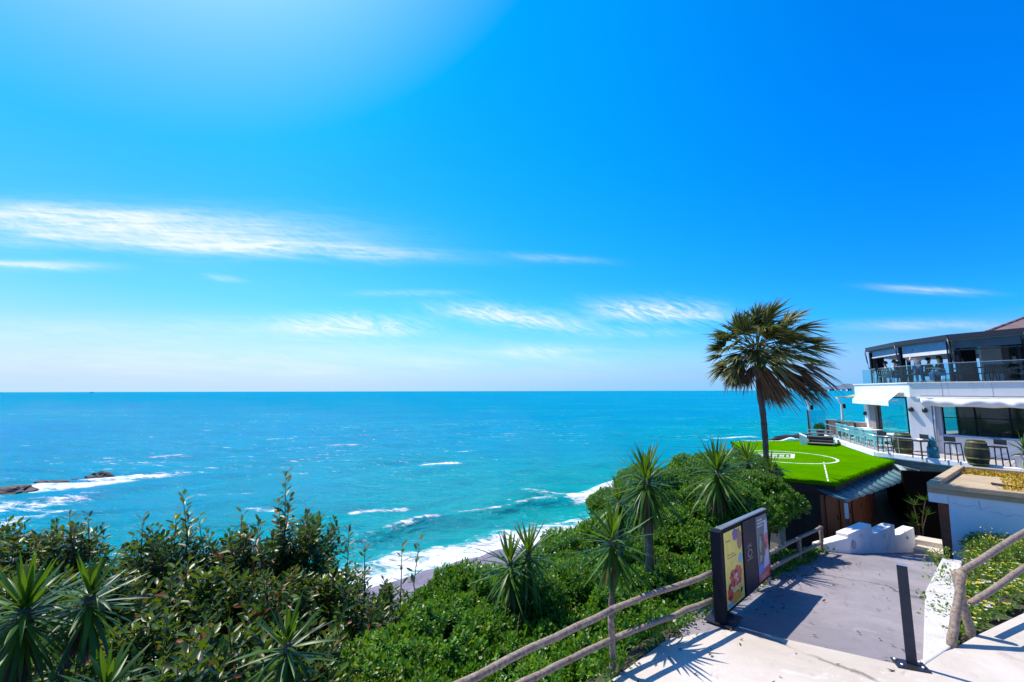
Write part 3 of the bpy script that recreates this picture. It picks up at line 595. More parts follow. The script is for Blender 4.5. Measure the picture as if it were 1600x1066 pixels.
# ------------------------------------------------------------------ restaurant on the right
A = Vector((19.7, 21.4)); BD = Vector((0.537, -0.844)); E = Vector((21.5, 26.0)); ED = (E - A).normalized(); EN = Vector((-ED.y, ED.x)); BN = Vector((BD.y, -BD.x))
DECK_Z, UP_Z = 0.75, 4.02
def v3(p, z): return Vector((p[0], p[1], z))
def build_restaurant():
    t = thing('restaurant', 'white two storey seaside restaurant with glazed ground floor and open roofed upper terrace', 'restaurant', (22, 21, DECK_Z))
    B2 = A + BD * 8.5
    slab = [A + BD * 0.13 + BN * 0.30, E + ED * 1.7 + EN * 0.12, Vector((31, 31.5)), Vector((33, 14)), B2 + BN * 0.30]
    MB().prism([tuple(p) for p in slab], 3.36, UP_Z).build('floor_slab', M_RENDER, t, bevel=0.02)
    up = [p + (Vector((26, 22)) - p).normalized() * (-0.06) for p in slab]
    MB().prism([tuple(p) for p in up], UP_Z + 0.002, UP_Z + 0.06).build('slab_coping', MW, t)
    MB().wall(A + BN * 0.38 + BD * 0.4, B2 + BN * 0.38, 0.14, 3.24, 3.36).build('awning_cassette', MW, t, bevel=0.03)
    for u in (1.3, 2.9, 4.6, 6.4): p = A + BD * u + BN * 0.302; MB().box(v3(p, 3.69), (0.012, 0.012, 0.62), 0.5).build('panel_joint', M_GREY, t)
    p = A + BD * 0.93 + BN * 0.27; MB().tube([v3(p, DECK_Z), v3(p, 3.3)], 0.035, 8).build('downpipe', M_GREY, t, smooth=True)
    MB().tube([v3(A + BD * 0.5 + BN * 0.32, 3.42), v3(A + BD * 3 + BN * 0.32, 3.40), v3(A + BD * 8 + BN * 0.32, 3.42)], 0.012, 6).build('cable', M_BLACK, t)
    # pillars
    MB().wall(A - BD * 0.0, A + BD * 0.85, 0.5, DECK_Z, 3.36).build('pillar', M_RENDER, t, bevel=0.015)
    MB().wall(A + BD * 0.87, A + BD * 1.15, 0.42, 1.57, 3.36).build('pillar', M_GREY, t)
    MB().wall(E - ED * 0.42, E + ED * 0.0, 0.5, DECK_Z, 3.36).build('pillar', M_RENDER, t, bevel=0.015)
    MB().wall(E - ED * 1.2, E - ED * 0.44, 0.3, DECK_Z, 3.36).build('pillar', M_BROWNPOST, t)
    # glazed side towards the sea
    s = MB(); p0, p1 = A + ED * 0.3, E - ED * 1.2
    fr = MB()
    for q in (p0, p1): fr.bar(v3(q, DECK_Z), v3(q, 3.36), 0.04)
    fr.bar(v3(p0, DECK_Z + 0.03), v3(p1, DECK_Z + 0.03), 0.06); fr.bar(v3(p0, 3.32), v3(p1, 3.32), 0.06)
    f = fr.build('window', M_DARK, t); MB().wall(p0, p1, 0.012, DECK_Z + 0.06, 3.29).build('pane', M_GLASS, f)
    # street side: parapet, sill, long window
    q0, q1 = A + BD * 1.17, B2
    MB().wall(A + BD * 0.87, q1, 0.3, DECK_Z, 1.565).build('wall', M_RENDER, t)
    MB().wall(q0 + BN * 0.12, q1 + BN * 0.12, 0.5, 1.57, 1.63).build('sill', mat('blue_sill', (0.10, 0.22, 0.42), 0.4, 0.1, 3), t, bevel=0.01)
    fr = MB()
    for k, u in enumerate((0, 1.05, 2.1, 3.6, 5.2, 7.2)): fr.bar(v3(q0 + BD * u, 1.63), v3(q0 + BD * u, 3.36), 0.05)
    fr.bar(v3(q0, 2.42), v3(q1, 2.42), 0.035); fr.bar(v3(q0, 3.3), v3(q1, 3.3), 0.08)
    f = fr.build('window', M_DARK, t); MB().wall(q0, q1, 0.012, 1.64, 3.26).build('pane', M_GLASS_DARK, f)
    # gathered awning over the long window
    n = 110; V, Fs = [], []
    for i in range(n + 1):
        u = 0.55 + (8.0) * i / n; ph = u * 4.1 + 0.8 * math.sin(u * 1.7); bul = 0.09 * math.sin(ph) + 0.05 * math.sin(ph * 2.3 + 1)
        for j in range(5):
            r = j / 4; p = A + BD * (u + 0.09 * r * math.sin(u * 2.2)) + BN * (0.47 + 0.10 * math.sin(r * 3.1) + bul * (0.3 + r)); V.append((p.x, p.y, 3.30 - 0.37 * r - (0.02 * math.sin(ph * 1.3) if j == 4 else 0)))
    for i in range(n):
        for j in range(4): Fs.append((i * 5 + j, (i + 1) * 5 + j, (i + 1) * 5 + j + 1, i * 5 + j + 1))
    mb = MB(); mb.add(V, Fs); o = mb.build('awning', M_FABRIC, t, smooth=True); o.modifiers.new('thick', 'SOLIDIFY').thickness = 0.012
    # open awning on the sea side
    a0, a1 = A + ED * 0.25 + EN * 0.16, E + ED * 0.3 + EN * 0.16; b0, b1 = a0 + EN * 0.58, a1 + EN * 0.54
    mb = MB(); m_ = 10
    for i in range(m_):
        f0, f1 = i / m_, (i + 1) / m_
        pa, pb, qa, qb = a0.lerp(a1, f0), a0.lerp(a1, f1), b0.lerp(b1, f0), b0.lerp(b1, f1)
        d0, d1 = 0.02 * math.sin(i * 2.0), 0.02 * math.sin((i + 1) * 2.0)
        mb.add([v3(pa, 3.70), v3(pb, 3.70), v3(qb, 3.16), v3(qa, 3.16), v3(qb + EN * d1, 2.90), v3(qa + EN * d0, 2.90)], [(0, 1, 2, 3), (3, 2, 4, 5)])
    o = mb.build('awning', M_FABRIC, t); o.modifiers.new('thick', 'SOLIDIFY').thickness = 0.015
    for a_, b_ in ((A + ED * 0.5 + EN * 0.25, b0 + ED * 0.2), (E + EN * 0.25, b1 - ED * 0.2)): MB().bar(v3(a_, 3.2), v3(b_, 3.1), 0.04).build('awning_arm', MW, t)
    for k, (p, z) in enumerate(((A + BN * 0.3 + BD * 0.12, 2.75), (A + BN * 0.3 + BD * 0.62, 2.72), (E - ED * 0.2 + EN * 0.3 - ED * 0.02, 2.3))):
        mb = MB(); mb.lathe([(0.02, -0.1), (0.09, -0.09), (0.11, 0.02), (0.07, 0.11), (0.02, 0.13)], v3(p, z), 12); mb.box(v3(p - (BN if k < 2 else EN) * 0.06, z), (0.1, 0.1, 0.08)); mb.build('wall_lamp', M_BLACK, t, smooth=True)
    # dark core, floor, bar
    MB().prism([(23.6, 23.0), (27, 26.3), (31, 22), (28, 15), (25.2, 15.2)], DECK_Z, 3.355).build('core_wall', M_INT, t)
    mb = MB()
    mb.wall(A + BD * 3.1 - BN * 1.7, A + BD * 7.5 - BN * 1.7, 0.5, DECK_Z, 1.9); mb.wall(A + BD * 3.1 - BN * 2.6, A + BD * 7.5 - BN * 2.6, 0.3, 2.35, 2.40); mb.wall(A + BD * 3.1 - BN * 2.6, A + BD * 7.5 - BN * 2.6, 0.3, 2.75, 2.80)
    mb.build('bar_counter', M_DARKWOOD, t)
    # upper terrace roof
    P = [(22.9, 27.5), (21.7, 24.0), (21.4, 20.8), (22.4, 18.5), (24.9, 13.5), (34, 15), (34, 28), (28, 31)]
    MB().prism(P, 6.24, 6.36).build('terrace_roof', M_DARK, t)
    Pi = [tuple(Vector(p) + (Vector((27, 23)) - Vector(p)).normalized() * 0.15) for p in P]
    MB().prism(Pi, 6.10, 6.238).build('ceiling', mat('ceiling_panels', (0.10, 0.15, 0.21), 0.5, 0.1, 1), t)
    mb = MB()
    for i in range(8): a_, b_ = Vector(P[i]), Vector(P[(i + 1) % 8]); mb.wall(a_, b_, 0.09, 6.16, 6.40)
    mb.build('eave_gutter', M_BLACK, t)
    mb = MB()
    for a_, b_ in (((23.4, 27.9), (28, 30.7)), ((28, 30.7), (33.7, 27.9))): mb.wall(a_, b_, 0.12, 5.82, 6.09)
    mb.build('blind_roll', MW, t)
    for p in P[:5]:
        p = Vector(p) + (Vector((27, 23)) - Vector(p)).normalized() * 0.35
        for off in (-0.16, 0.16):
            q = p + Vector((0.45, -0.9)) * off; MB().box(v3(q, (UP_Z + 6.1) / 2 + 0.03), (0.12, 0.12, 6.1 - UP_Z - 0.06)).build('post', M_DARK, t)
        mb = MB(); a_ = p + (p - Vector((27, 23))).normalized() * 0.42; mb.tube([v3(a_, 6.2), v3(a_ + Vector((0.05, -0.05)), 5.5), v3(a_ + Vector((0.12, -0.08)), 5.05), v3(p + Vector((-0.05, 0.0)), 5.0)], 0.035, 8); mb.build('blind_arm', M_BLACK, t, smooth=True)
    for (px, py, d) in ((28, 30.5, 0), (33, 27.5, 0), (24.9, 28.7, 0)): MB().box((px, py, (UP_Z + 6.1) / 2 + 0.03), (0.16, 0.16, 6.1 - UP_Z - 0.06)).build('post', M_DARK, t)
    bl, cr_m, dk = mat('blue_blind', (0.06, 0.20, 0.36), 0.4, 0.15, 3), mat('cream_blind', (0.72, 0.66, 0.62), 0.7, 0.05, 3), mat('slate_blind', (0.03, 0.06, 0.085), 0.4, 0.2, 2)
    for i, m_, zb in ((0, bl, 5.78), (1, bl, 5.68), (2, dk, 5.72), (3, dk, 5.72)):
        a_, b_ = Vector(P[i]), Vector(P[i + 1]); inn = (Vector((27, 23)) - (a_ + b_) / 2).normalized() * 0.22; c0, c1 = a_.lerp(b_, 0.06) + inn, a_.lerp(b_, 0.94) + inn
        f = MB().wall(c0, c1, 0.02, zb, 6.098).build('roller_blind', m_, t)
        if i < 2: MB().wall(c0, c1, 0.09, zb - (0.18 if i else 0.07), zb - 0.002).build('rolled_edge', cr_m, f)
        MB().wall(c0, c1, 0.05, zb - (0.25 if i == 1 else 0.12), zb - (0.182 if i == 1 else 0.072)).build('weight_bar', M_BLACK, f)
    # interior piers of the upper floor
    q = atd(1553, 580, 23.5); MB().box((q.x, q.y, 5.09), (0.95, 0.25, 2.0), -0.45).build('pier', MW, t); q = atd(1572, 580, 23.3); MB().box((q.x, q.y, 5.09), (0.28, 0.3, 2.0), -0.45).build('pier', M_BROWNPOST, t)
    q = atd(1510, 575, 26); MB().box((q.x, q.y, 5.09), (0.9, 0.2, 2.0), -0.5).build('pier', M_DARKWOOD, t)
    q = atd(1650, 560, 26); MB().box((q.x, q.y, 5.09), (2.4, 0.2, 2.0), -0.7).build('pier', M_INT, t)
    # glass balustrade
    rail = [(22.75, 27.8), (21.15, 23.8), (20.75, 20.7), (21.85, 18.2), (24.2, 13.6)]
    for a_, b_ in zip(rail[:-1], rail[1:]):
        a_, b_ = Vector(a_), Vector(b_); nseg = max(2, round((b_ - a_).length / 1.25))
        for k in range(nseg):
            c0, c1 = a_.lerp(b_, k / nseg + 0.008), a_.lerp(b_, (k + 1) / nseg - 0.008)
            MB().wall(c0, c1, 0.014, UP_Z + 0.07, UP_Z + 0.95).build('rail_pane', M_GLASS_RAIL, t)
        MB().bar(v3(a_, UP_Z + 0.96), v3(b_, UP_Z + 0.96), 0.03, 0.02).build('rail_cap', M_STEEL, t)
    # tiled hip roof further back
    C1, C2, C3, C4, Q = Vector((28.6, 26.0, 7.02)), Vector((33.5, 14.5, 7.02)), Vector((52, 22, 7.02)), Vector((47, 40, 7.02)), atd(1624, 488, 32)
    mb = MB(); mb.add([C1, C2, C3, C4, Q], [(0, 1, 4), (1, 2, 4), (2, 3, 4), (3, 0, 4), (3, 2, 1, 0)]); mb.build('tiled_roof', M_TILE, t)
    mb = MB(); mb.tube([C1, Q], 0.12, 8); mb.tube([C2, Q], 0.12, 8); mb.build('ridge_tiles', M_TILE, t, smooth=True)
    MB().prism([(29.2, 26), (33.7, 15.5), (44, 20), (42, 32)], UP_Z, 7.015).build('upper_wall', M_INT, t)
    # dark speaker cabinet by the left post
    q = atd(1372, 570, 27.4); MB().box((q.x, q.y, q.z), (0.55, 0.3, 0.85), 0.3).build('speaker_cabinet', M_BLACK, t, bevel=0.02)
build_restaurant()

def build_deck():
    edge = [(20.6, 28.55), (18.62, 23.92), (17.41, 20.8), (17.76, 20.2), (19.04, 16.3), (20.3, 12.3)]
    o = MB().prism(edge + [(32, 11.5), (33, 31.8)], 0.55, DECK_Z).build('deck', M_DECK); tag(o, kind='structure')
    t = thing('deck_kerb', 'white rounded kerb running along the restaurant deck edge', 'kerb', (17.4, 20.8, 0.5))
    mb = MB()
    for a_, b_ in zip(edge[:-1], edge[1:]): mb.wall(Vector(a_) - Vector((0.10, 0.03)), Vector(b_) - Vector((0.10, 0.03)), 0.22, 0.56, 0.80)
    mb.build('kerb_stone', MW_WORN, t, bevel=0.03)
    mb = MB(); 
    for k in range(6):
        for a_, b_ in zip(edge[2:-1], edge[3:]): mb.wall(Vector(a_) - Vector((0.02, 0.0)), Vector(b_) - Vector((0.02, 0.0)), 0.08 + 0.02 * (k % 2), 0.52 - 0.095 * k - 0.085, 0.52 - 0.095 * k)
    mb.build('slat_cladding', M_BROWNSLAT, t)
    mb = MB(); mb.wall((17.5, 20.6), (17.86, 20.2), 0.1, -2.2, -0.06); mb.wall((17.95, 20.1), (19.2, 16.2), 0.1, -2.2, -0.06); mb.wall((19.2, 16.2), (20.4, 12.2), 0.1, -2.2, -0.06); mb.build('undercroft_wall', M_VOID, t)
    # steel railing
    t = thing('steel_railing', 'thin steel railing with slim posts along the deck edge', 'railing', (17.6, 21, DECK_Z)); mb = MB()
    ln = [(20.45, 28.4), (18.55, 23.9), (17.45, 20.85), (17.8, 20.1), (18.3, 18.6)]
    for a_, b_ in zip(ln[:-1], ln[1:]): mb.tube([v3(a_, 1.52), v3(b_, 1.52)], 0.025, 8)
    mb.build('handrail', M_STEEL, t, smooth=True)
    for a_, b_ in zip(ln[:-1], ln[1:]):
        a_, b_ = Vector(a_), Vector(b_); nseg = max(1, round((b_ - a_).length / 1.3))
        for k in range(nseg): MB().tube([v3(a_.lerp(b_, k / nseg), 0.84), v3(a_.lerp(b_, k / nseg), 1.5)], 0.018, 6).build('post', M_STEEL, t)
build_deck()

def build_turf():
    t = thing('turf_roofed_shack', 'red brown wooden beach shack under a bright green turf roof', 'shack', (12, 17, -1.2))
    poly = [(9.75, 15.85), (11.08, 15.09), (17.2, 19.7), (17.35, 20.75), (18.45, 23.95), (20.3, 28.0), (17.6, 27.4), (13.5, 27.0)]
    MB().prism(poly, 0.44, 0.55).build('turf_roof', M_TURF, t)
    rng = np.random.default_rng(61); fr = []
    for a_, b_ in zip(poly, poly[1:] + poly[:1]):
        a_, b_ = np.array(a_), np.array(b_); L = np.linalg.norm(b_ - a_); m_ = int(L * 160); f = rng.uniform(0, 1, m_); u = (b_ - a_) / L; nn = np.array([u[1], -u[0]])
        base = np.concatenate([a_ + (b_ - a_) * f[:, None] - nn * rng.uniform(-0.01, 0.10, m_)[:, None], np.full((m_, 1), 0.545)], 1); d = nrm(np.stack([nn[0] + rng.normal(0, 0.5, m_), nn[1] + rng.normal(0, 0.5, m_), rng.uniform(-0.7, 1.2, m_)], 1))
        fr.append(strips(base, d, nrm(np.cross(d, rng.normal(size=(m_, 3)))), rng.uniform(0.03, 0.08, m_), 0.008, [(0, 1), (0.6, 0.8), (1, 0.1)], np.zeros((m_, 3))))
    V, Q = cat_geo(fr); o = np_mesh('turf_fringe', V - np.array(org(t)), Q, M_TURF, t); o['kind'] = 'stuff'
    pe = [tuple(Vector(p) + (Vector((14.5, 21.5)) - Vector(p)).normalized() * 0.12) for p in poly]
    MB().prism(pe, 0.08, 0.438).build('roof_deck', M_DARKWOOD, t)
    ln = MB(); c = Vector((13.05, 20.9)); n = 64; rr = 2.0
    V, Fs = [], []
    for k in range(n):
        a_ = 2 * math.pi * k / n; wv = 0.055 + 0.015 * math.sin(k * 2.7)
        for r in (rr - wv, rr + wv): V.append((c.x + r * math.cos(a_), c.y + r * math.sin(a_), 0.556))
    for k in range(n): k2 = (k + 1) % n; Fs.append((2 * k, 2 * k + 1, 2 * k2 + 1, 2 * k2))
    ln.add(V, Fs)
    p, q = atz(1287, 722, 0.556), atz(1294, 752, 0.556); d = (q - p).normalized(); s = Vector((-d.y, d.x, 0)) * 0.025
    L = (q - p).length; k = 0.0
    while k < L: e = min(L, k + random.uniform(0.35, 0.6)); ln.poly([p + d * k - s, p + d * e - s, p + d * e + s, p + d * k + s]); k = e + random.uniform(0.02, 0.12)
    r0, r1, r2, r3 = atz(1185, 708, 0.556), atz(1239, 709.5, 0.556), atz(1238, 716, 0.556), atz(1183, 715, 0.556)
    for a_, b_ in ((r0, r1), (r1, r2), (r2, r3)): ln.bar(a_, b_, 0.16, 0.004)
    ln.build('painted_line', M_LINE, t)
    mb = MB()
    for i in range(9):
        f = 0.04 + 0.1 * i; a_ = r0.lerp(r1, f); b_ = r3.lerp(r2, f + 0.03 * (-1) ** i); mb.bar(a_.lerp(b_, 0.25) + Vector((0, 0, 0.002)), a_.lerp(b_, 0.8) + Vector((0, 0, 0.002)), 0.1, 0.004)
    mb.build('faded_lettering', mat('grey_turf_paint', (0.42, 0.44, 0.42), 0.8, 0.2, 8), t)
    # board walls
    SD = Vector((0.80, 0.60)); SNn = Vector((0.60, -0.80)); w0 = Vector((10.75, 15.5)); 
    mb = MB()
    L = 6.2; n = 26
    for k in range(n):
        a_, b_ = w0 + SD * (L * k / n), w0 + SD * (L * (k + 1) / n - 0.012); o = SNn * (0.006 * (k % 2)); mb.wall(a_ + o, b_ + o, 0.06, -2.2, 0.08)
    mb.build('board_wall', M_REDWOOD, t)
    mb = MB(); mb.wall(w0, Vector((9.9, 16.1)), 0.08, -2.2, 0.08); mb.wall(Vector((9.9, 16.1)), Vector((13.6, 26.8)), 0.08, -5.5, 0.08); mb.build('side_wall', M_DARKWOOD, t)
    for u in (0.35, 1.75, 3.1):
        a_ = w0 + SD * u + SNn * 0.05; b_ = a_ + SD * 1.15; d = MB().wall(a_, b_, 0.05, -1.95, 0.0).build('door', M_REDWOOD, t); MB().bar(v3(b_ - SD * 0.12 + SNn * 0.05, -1.0), v3(b_ - SD * 0.12 + SNn * 0.05, -0.85), 0.03).build('handle', M_BLACK, d)
    # sheet awning along the front
    tl, tr, bl, br = atz(1277, 765.5, 0.30), atz(1396, 734, 0.30), atz(1322, 785, 0.04), atz(1425, 747.5, 0.04)
    n = 66; V, Fs = [], []
    for i in range(n + 1):
        f = i / n; rip = 0.018 * math.cos(f * 2 * math.pi * 11)
        for g in (0, 0.5, 1): p = tl.lerp(tr, f).lerp(bl.lerp(br, f), g); V.append(p + Vector((0, 0, rip - 0.02 * math.sin(g * 3.14))))
    for i in range(n):
        for j in range(2): Fs.append((i * 3 + j, (i + 1) * 3 + j, (i + 1) * 3 + j + 1, i * 3 + j + 1))
    mb = MB(); mb.add(V, Fs); a = mb.build('sheet_awning', M_AWN, t, smooth=True); a.modifiers.new('thick', 'SOLIDIFY').thickness = 0.012
    mb = MB()
    for i in range(12): f = i / 11; mb.bar(tl.lerp(tr, f) + Vector((0, 0, 0.035)), bl.lerp(br, f) + Vector((0, 0, 0.035)), 0.022, 0.022)
    mb.build('seam', M_AWN_EDGE, a)
    p = bl + Vector((0.08, 0.12, -0.05)); MB().bar(p, p - Vector((0, 0, 0.5)), 0.09, 0.06).build('post_cap', MW, t)
    MB().bar(p - Vector((0, 0, 0.5)), p - Vector((0, 0, 1.6)), 0.10, 0.10).build('post', M_REDWOOD, t)
    for px, py in ((1361, 769), (1393, 758)):
        p = atz(px, py - 6, 0.02); mb = MB(); mb.lathe([(0.01, 0.0), (0.035, -0.03), (0.05, -0.10), (0.035, -0.15), (0.005, -0.17)], p + Vector((0, 0, -0.03)), 10); mb.build('hanging_bulb', M_LAMP, t, smooth=True)
    # second, smaller sheet awning to the right, behind
    a0, a1, b0, b1 = atz(1397, 727, 0.42), atz(1420, 733, 0.42), atz(1411, 739.5, 0.30), atz(1437, 736.5, 0.30)
    mb = MB()
    n = 20; V, Fs = [], []
    q0, q1, q2, q3 = atz(1396, 725, 0.45), atz(1437, 735.5, 0.45), atz(1412, 740.5, 0.22), atz(1438, 737.0, 0.22)
    for i in range(n + 1):
        f = i / n; rip = 0.015 * math.cos(f * 40)
        V += [q0.lerp(q1, f) + Vector((0, 0, rip)), q2.lerp(q3, f) + Vector((0, 0, rip))]
    for i in range(n): Fs.append((2 * i, 2 * i + 2, 2 * i + 3, 2 * i + 1))
    mb.add(V, Fs); o = mb.build('sheet_awning', mat('pale_sheet', (0.34, 0.42, 0.42), 0.4, 0.15, 3), t); o.modifiers.new('thick', 'SOLIDIFY').thickness = 0.012
build_turf()

def build_stepped_wall():
    t = thing('stepped_wall', 'white stepped garden wall with round lights below the wooden shack', 'wall', (9.4, 12.5, -0.8))
    D = Vector((0.84, 0.54)); Nn = Vector((-0.54, 0.84)); W0 = Vector((9.4, 12.5)); mb = MB()
    for t0, t1, zt in ((0, 1.66, -0.31), (1.662, 3.5, -0.62), (3.502, 5.26, -1.0)):
        a_, b_ = W0 + D * t0, W0 + D * t1; mb.prism([a_, b_, b_ + Nn * 0.30, a_ + Nn * 0.30], -2.3, zt)
    a_ = W0 - D * 0.004; b_ = Vector((8.72, 12.62)); mb.prism([b_, a_, a_ + Nn * 0.3, b_ + Nn * 0.25], -1.4, [-0.62, -0.40, -0.40, -0.62])
    mb.build('step_block', MW_WORN, t, bevel=0.015)
    for u, z, r in ((0.85, -0.50, 0.05), (2.6, -0.80, 0.05), (4.5, -1.2, 0.05), (0.25, -0.62, 0.10)):
        p = v3(W0 + D * u - Nn * 0.015, z); mb = MB(); k = 14
        V = [p + v3(D, 0) * (r * math.cos(2 * math.pi * i / k)) + Vector((0, 0, r * 1.1 * math.sin(2 * math.pi * i / k))) for i in range(k)]; V2 = [v - v3(Nn, 0) * 0.03 for v in V]
        mb.add(V + V2, [tuple(range(k)), tuple(range(k, 2 * k))] + [(i, (i + 1) % k, k + (i + 1) % k, k + i) for i in range(k)])
        mb.build('wall_light', M_LAMP if r < 0.08 else M_GREY, t)
build_stepped_wall()

def build_outbuilding():
    t = thing('outbuilding', 'low whitewashed outbuilding with mossy flat roof and cracked wall', 'outbuilding', (13, 13, -1.0))
    c0 = Vector((13.0, 13.2)); FD = Vector((0.70, -0.714)); SD = Vector((0.80, 0.60)); c1 = c0 + FD * 5
    MB().prism([c0, c1, c1 + SD * 5, c0 + SD * 5], -2.2, 0.60).build('wall', MW_WORN, t)
    k0 = c0 - FD * 0.42 - SD * 0.0
    MB().prism([k0 - SD * 0.06, c1 - SD * 0.06, c1 + SD * 5.1, k0 + SD * 5.1], 0.602, 0.74).build('roof', M_PLASTER_ROOF, t)
    # overhanging beam at the left
    MB().prism([k0 - SD * 0.03, c0 - SD * 0.03 - FD * 0.005, c0 + SD * 4.9 - FD * 0.005, k0 + SD * 4.9], 0.33, 0.60).build('beam', MW_WORN, t)
    mb = MB()
    mb.wall(k0 - SD * 0.02, c1 - SD * 0.02, 0.22, 0.742, 0.90); mb.wall(k0 + SD * 0.1 + FD * 0.10, k0 + SD * 5.0 + FD * 0.10, 0.24, 0.742, 0.895); mb.wall(k0 + SD * 5.0 + FD * 0.24, c1 + SD * 5.0, 0.2, 0.742, 0.88)
    mb.build('parapet', M_PLASTER_ROOF, t, bevel=0.02)
    # moss cushions
    rng = np.random.default_rng(5); n = 5200
    a_ = rng.uniform(0.3, 5.2, n); b_ = rng.uniform(0.15, 4.85, n)
    dens = np.where(b_ > 3.9, 1.0, 0) + np.clip((a_ - 1.2) / 1.4, 0, 1) * (0.55 + 0.6 * (np.sin(a_ * 4) * np.cos(b_ * 3) > -0.2)); ok = rng.uniform(0, 1, n) < dens
    a_, b_ = a_[ok], b_[ok]; n = len(a_)
    base = np.stack([k0.x + FD.x * a_ + SD.x * b_, k0.y + FD.y * a_ + SD.y * b_, np.full(n, 0.74)], 1)
    geo = []
    for k in range(5):
        d = nrm(np.stack([rng.normal(0, 0.7, n), rng.normal(0, 0.7, n), rng.uniform(0.4, 1, n)], 1)); s = nrm(np.cross(d, rng.normal(size=(n, 3))))
        geo.append(strips(base + rng.normal(0, 0.04, (n, 3)) * [1, 1, 0], d, s, rng.uniform(0.05, 0.12, n), 0.02, [(0, 0.5), (0.5, 1), (1, 0.1)], np.zeros((n, 3))))
    V, Q = cat_geo(geo); o = np_mesh('moss', V - np.array(org(t)), Q, M_MOSS, t); o['kind'] = 'stuff'
    mb = MB(); p = v3(k0 + FD * 1.15 + SD * 2.2, 0.76); mb.tube([p, p + Vector((-0.25, -0.2, 0.03)), p + Vector((-0.2, -0.6, 0.03)), p + Vector((0.15, -0.85, 0.0))], [0.02, 0.035, 0.035, 0.02], 8); mb.build('old_pipe', M_DARKWOOD, t)
    # brick jamb and steps of the dark passage
    MB().prism([c0 - FD * 0.30 + SD * 0.4, c0 - FD * 0.004 + SD * 0.35, c0 - FD * 0.004 + SD * 0.9, c0 - FD * 0.30 + SD * 0.9], -2.2, 0.328).build('brick_jamb', M_BRICK, t)
    # cracks and the buttress swelling at the corner
    mb = MB(); rng2 = random.Random(2); NF = -SD
    def crack(u0, u1, z0, amp):
        pts = []; k = 16
        for i in range(k + 1): u = u0 + (u1 - u0) * i / k; pts.append(v3(c0 + FD * u + NF * 0.004, z0 + amp * math.sin(i * 0.9) * 0.5 + rng2.uniform(-0.03, 0.03)))
        for p, q in zip(pts[:-1], pts[1:]): mb.bar(p, q, 0.012, 0.008 + 0.01 * rng2.random())
    crack(0.1, 0.85, 0.34, 0.06); crack(0.8, 1.75, 0.22, 0.1)
    mb.bar(v3(c0 + FD * 0.62 + NF * 0.004, 0.52), v3(c0 + FD * 0.65 + NF * 0.004, 0.28), 0.02, 0.012)
    mb.build('crack', mat('crack_grey', (0.60, 0.60, 0.62), 0.9, 0.2, 5), t)
    mb = MB(); b0, b1 = c0 + FD * 0.002, c0 + FD * 1.1
    mb.add([v3(b0, 0.3), v3(b0, -1.2), v3(b1, -1.2), v3(b0 + NF * 0.05, 0.2), v3(b0 + NF * 0.22, -1.2), v3(b1 + NF * 0.02, -1.2)], [(3, 4, 5), (0, 1, 4, 3), (0, 3, 5, 2), (1, 2, 5, 4)])
    mb.build('buttress', MW_WORN, t, smooth=False)
    # stone steps rising in the passage
    st = thing('passage_steps', 'dim stone steps in the dark passage beside the outbuilding', 'steps', (14, 15.5, -2.0))
    for k in range(2):
        p = Vector((14.1, 15.1)) + Vector((0.75, 0.66)) * (0.55 * k); MB().box((p.x, p.y, -1.72 + 0.17 * k), (1.6, 0.6, 0.2), math.atan2(-0.714, 0.70) + 0.0).build('step', M_CONC, st, bevel=0.015)
    # back wall closing the passage
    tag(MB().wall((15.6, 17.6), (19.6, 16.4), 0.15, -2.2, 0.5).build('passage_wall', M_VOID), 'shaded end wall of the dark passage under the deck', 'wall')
build_outbuilding()

